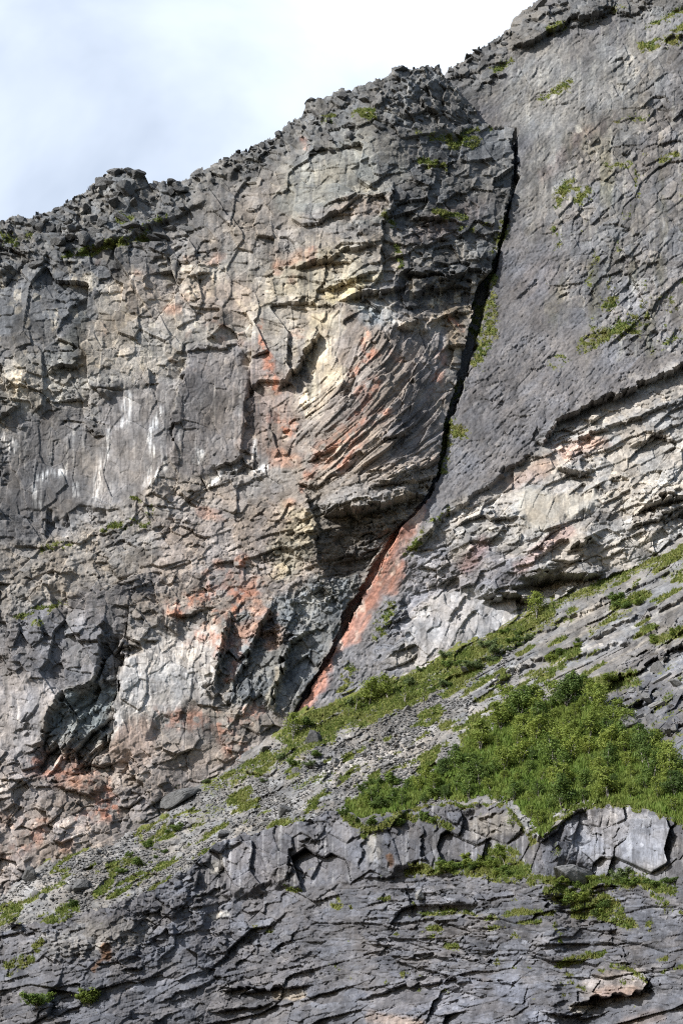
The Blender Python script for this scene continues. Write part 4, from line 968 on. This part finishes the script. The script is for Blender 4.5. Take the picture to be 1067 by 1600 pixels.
def plant_meshes(seed, kind, leafmat):
    """wood and leaves of one plant one metre tall"""
    r = random.Random(seed); V, F = [], []; tips = []
    birch = kind == 'birch'; thin = kind == 'thin'
    stems = {'birch': r.choice((2, 3, 4)), 'thin': r.choice((1, 2)), 'shrub': 6}[kind]
    for _ in range(stems):
        az = r.uniform(0, 6.28); lean = r.uniform(.05, .35) if kind != 'shrub' else r.uniform(.3, 1.1)
        H = r.uniform(.72, 1) if kind != 'shrub' else r.uniform(.6, .95)
        d = Vector((math.cos(az) * lean, math.sin(az) * lean, 1)).normalized()
        pts = [Vector((0, 0, -.06))]
        for i in range(1, 7):
            pts.append(d * H * i / 6 + Vector((r.gauss(0, .018), r.gauss(0, .018), 0)))
        tube(pts, [.018 * (1 - .85 * i / 6) + .002 for i in range(7)], V, F)
        nb = 9 if not thin else 7
        for j in range(nb):
            t = .22 + .76 * (j + r.random() * .8) / nb
            k = min(int(t * 6), 5); p = pts[k].lerp(pts[k + 1], t * 6 - k)
            a2 = r.uniform(0, 6.28); L = (.30 if birch else .2 if thin else .3) * (1.15 - t) ** .7 * r.uniform(.6, 1.2)
            q = p + Vector((math.cos(a2) * L, math.sin(a2) * L, L * r.uniform(.2, .8)))
            tube([p, p.lerp(q, .5) + Vector((0, 0, .01)), q], [.007, .004, .002], V, F, 3)
            tips += [(q, L), (p.lerp(q, .55), L * .8)]
        tips.append((pts[-1], .12))
    wood = mesh_np('trunk', [tuple(v) for v in V], F, M_BARK)
    per = {'birch': 30, 'thin': 20, 'shrub': 24}[kind]; ls = {'birch': .030, 'thin': .026, 'shrub': .042}[kind]
    LV, LA = [], []
    for q, L in tips:
        tone = min(max(r.gauss(.45, .28), 0), 1); sp = .035 + L * .20
        for _ in range(per):
            c = q + Vector((r.gauss(0, sp), r.gauss(0, sp), r.gauss(0, sp * .8)))
            n = ((c - q) * (1.6 / sp) + (c - Vector((0, 0, .45))) * 1.2 + Vector((r.gauss(0, .6), r.gauss(0, .6), r.gauss(.3, .6)))).normalized()
            u = n.orthogonal().normalized(); w = n.cross(u); th = r.uniform(0, 6.28)
            u, w = u * math.cos(th) + w * math.sin(th), w * math.cos(th) - u * math.sin(th)
            k = ls * r.uniform(.6, 1.3)
            LV += [c - u * k, c - w * k * .6, c + u * k, c + w * k * .6]
            LA += [min(max(tone + r.gauss(0, .12), 0), 1)] * 4
    leaves = mesh_np('crown', [tuple(v) for v in LV], np.arange(len(LV)).reshape(-1, 4), leafmat, attr=LA)
    return wood, leaves
BIRCH = [plant_meshes(100 + i, 'birch', M_LEAF) for i in range(6)]
BIRCHY = [plant_meshes(200 + i, 'birch', M_LEAFY) for i in range(5)]
THIN = [plant_meshes(300 + i, 'thin', M_LEAF) for i in range(5)]
THINY = [plant_meshes(350 + i, 'thin', M_LEAFY) for i in range(3)]
SHRUB = [plant_meshes(400 + i, 'shrub', M_LEAF) for i in range(5)]
SHRUBY = [plant_meshes(500 + i, 'shrub', M_LEAFY) for i in range(4)]
WILLOW = [plant_meshes(600 + i, 'shrub', M_WILLOW) for i in range(3)]
def plant(name, meshes, s, a, b, hpx, label, cat, group=None, wide=1.0):
    p, m = on(s, a, b)
    h = hpx * m
    root = bpy.data.objects.new(name, None); COL.objects.link(root)
    root.location = p; root.rotation_euler = (0, 0, rnd.uniform(0, 6.28)); root.scale = (h * wide, h * wide, h)
    tag(root, label, cat, group)
    wood, leaves = meshes
    shrub = 'shrub' in name
    for nm, me in (('stem' if shrub else 'trunk', wood), ('foliage' if shrub else 'crown', leaves)):
        c = bpy.data.objects.new(nm, me); COL.objects.link(c); c.parent = root
    return root
def inside(pts, a, b):
    c = False; n = len(pts)
    for i in range(n):
        x0, y0 = pts[i]; x1, y1 = pts[(i + 1) % n]
        if (y0 > b) != (y1 > b) and a < (x1 - x0) * (b - y0) / (y1 - y0) + x0: c = not c
    return c
rnd = random.Random(21)
spots = []
while len(spots) < 125:
    a, b = rnd.uniform(545, 1085), rnd.uniform(1095, 1300)
    if not inside(THICKET, a, b) or b > float(interp(BRINK, a)) - 3: continue
    if any((a - x) ** 2 + ((b - y) * 1.7) ** 2 < 17 ** 2 for x, y in spots[-400:]): 
        if rnd.random() < .93: continue
    spots.append((a, b))
for a, b in spots:
    yel = rnd.random() < (.75 if b < 1190 else .5 if 720 < a < 960 else .35)
    where = ('at the tip of the thicket under the scree' if b < 1150 else 'on the brink above the lower cliff' if b > float(interp(BRINK, a)) - 28 else
             'at the thin end of the thicket by the scree' if a < 700 else 'in the thicket below the crags' if a > 930 else 'in the middle of the thicket')
    t = 'yellow green' if yel else 'dark green'
    h = rnd.choice((24, 32, 40, 50)) * rnd.uniform(.85, 1.15) if a > 690 else rnd.uniform(18, 34)
    if b > 1215 and 760 < a < 830: h *= .8
    plant('birch_tree', rnd.choice(BIRCHY if yel else BIRCH), SC, a, b, h, f'bushy {t} birch {where}', 'tree', f'{t} birches {where}', rnd.uniform(.95, 1.35))
# single young birches of the upper slope
for a, b, h, label in [(577, 1102, 50, 'tallest bushy young birch on the grass strip below the slab'), (606, 1092, 46, 'slim upright birch on the grass strip below the slab'), (555, 1112, 32, 'low birch left of two taller ones below the slab'),
                       (632, 1098, 32, 'short birch on the grass strip past the slim one'), (662, 1100, 36, 'thin birch in grass near the scree strip'), (458, 1156, 46, 'young birch at the foot of the gully'), (440, 1170, 24, 'small birch on grass below the gully foot'), (640, 1110, 20, 'sapling among grass above the scree strip'),
                       (838, 966, 46, 'small dark birch under the cave of the pale outcrop'), (273, 1245, 30, 'slim sapling beside the dark rock at the cliff foot'), (598, 1110, 20, 'little birch in the middle of the green strip'), (545, 1118, 20, 'little birch at the start of the green strip'),
                       (870, 1345, 34, 'slim birch growing from the grass ledge of the lower cliff'), (790, 1352, 44, 'bushy birch leaning out over the grass ledge'), (800, 1300, 34, 'birch in the notch of the lower cliff')]:
    plant('young_birch', rnd.choice(BIRCHY if h > 40 or 'bushy' in label else THINY), SC if b < 1260 else SD, a, b, h, label, 'tree', None, 1.1)
# shrubs
def shrubs(n, pick, s, meshes, lo, hi, label, group):
    for _ in range(n):
        a, b = pick()
        plant('low_shrub', rnd.choice(meshes), s, a, b, rnd.uniform(lo, hi), label, 'shrub', group, rnd.uniform(1.1, 1.7))
shrubs(26, along([[(480, 1140), (560, 1110), (660, 1075), (760, 1030)], [(700, 1050), (830, 995)]], 9), SC, SHRUB + WILLOW, 8, 18, 'low green shrub in the grass strip under the slab', 'shrubs in the grass strip under the slab')
shrubs(16, along([[(310, 1250), (420, 1210), (520, 1190)], [(150, 1390), (240, 1320), (340, 1270)]], 10), SC, SHRUB + WILLOW, 8, 17, 'small shrub scattered over the pale scree', 'shrubs scattered over the scree')
shrubs(16, along([[(550, 1275), (620, 1255), (700, 1245)], [(560, 1240), (640, 1220)]], 7), SC, SHRUB, 12, 22, 'low shrub on the brink where the thicket thins out', 'shrubs on the brink beside the thicket')
shrubs(16, along([[(890, 1080), (960, 1065)], [(860, 1030), (905, 1022)], [(1020, 1000), (1067, 990)], [(950, 955), (1000, 940)]], 6), SC, SHRUB + SHRUBY, 8, 18, 'green shrub among the rock ribs above the thicket', 'shrubs among the rock ribs')
shrubs(20, along([[(700, 1358), (760, 1355), (820, 1372)], [(690, 1362), (740, 1352)]], 5), SD, SHRUB + SHRUBY, 10, 20, 'low shrub on the grass ledge under the split block', 'shrubs on the grass ledge under the split block')
shrubs(24, along([[(860, 1385), (960, 1378), (1050, 1388)], [(880, 1405), (950, 1430)]], 6), SD, SHRUB + SHRUBY, 10, 20, 'low shrub on the grass ledge below the pale wall', 'shrubs on the grass ledge below the pale wall')
shrubs(8, along([[(545, 1280), (600, 1292), (660, 1285), (700, 1292)]], 4), SD, SHRUB, 10, 18, 'shrub on a small ledge near the top of the lower cliff', 'shrubs on small ledges of the lower cliff')
for a, b, h, ms, label in [(975, 1375, 26, WILLOW, 'greyish see-through shrub in front of the pale wall'), (60, 1575, 30, SHRUB, 'green shrub on gravel at the base of the lower cliff'), (140, 1572, 30, SHRUBY, 'yellow green shrub on gravel at the base of the lower cliff'), (112, 1418, 14, SHRUB, 'dark little shrub on the brink of the lower cliff'), (735, 470, 16, SHRUB, 'tuft of shrub in the shadowed gully')]:
    plant('low_shrub', rnd.choice(ms), SD if b > 1430 else SB if b < 800 else SC if b < 1430 and a < 200 else SD, a, b, h, label, 'shrub', None, 1.4)
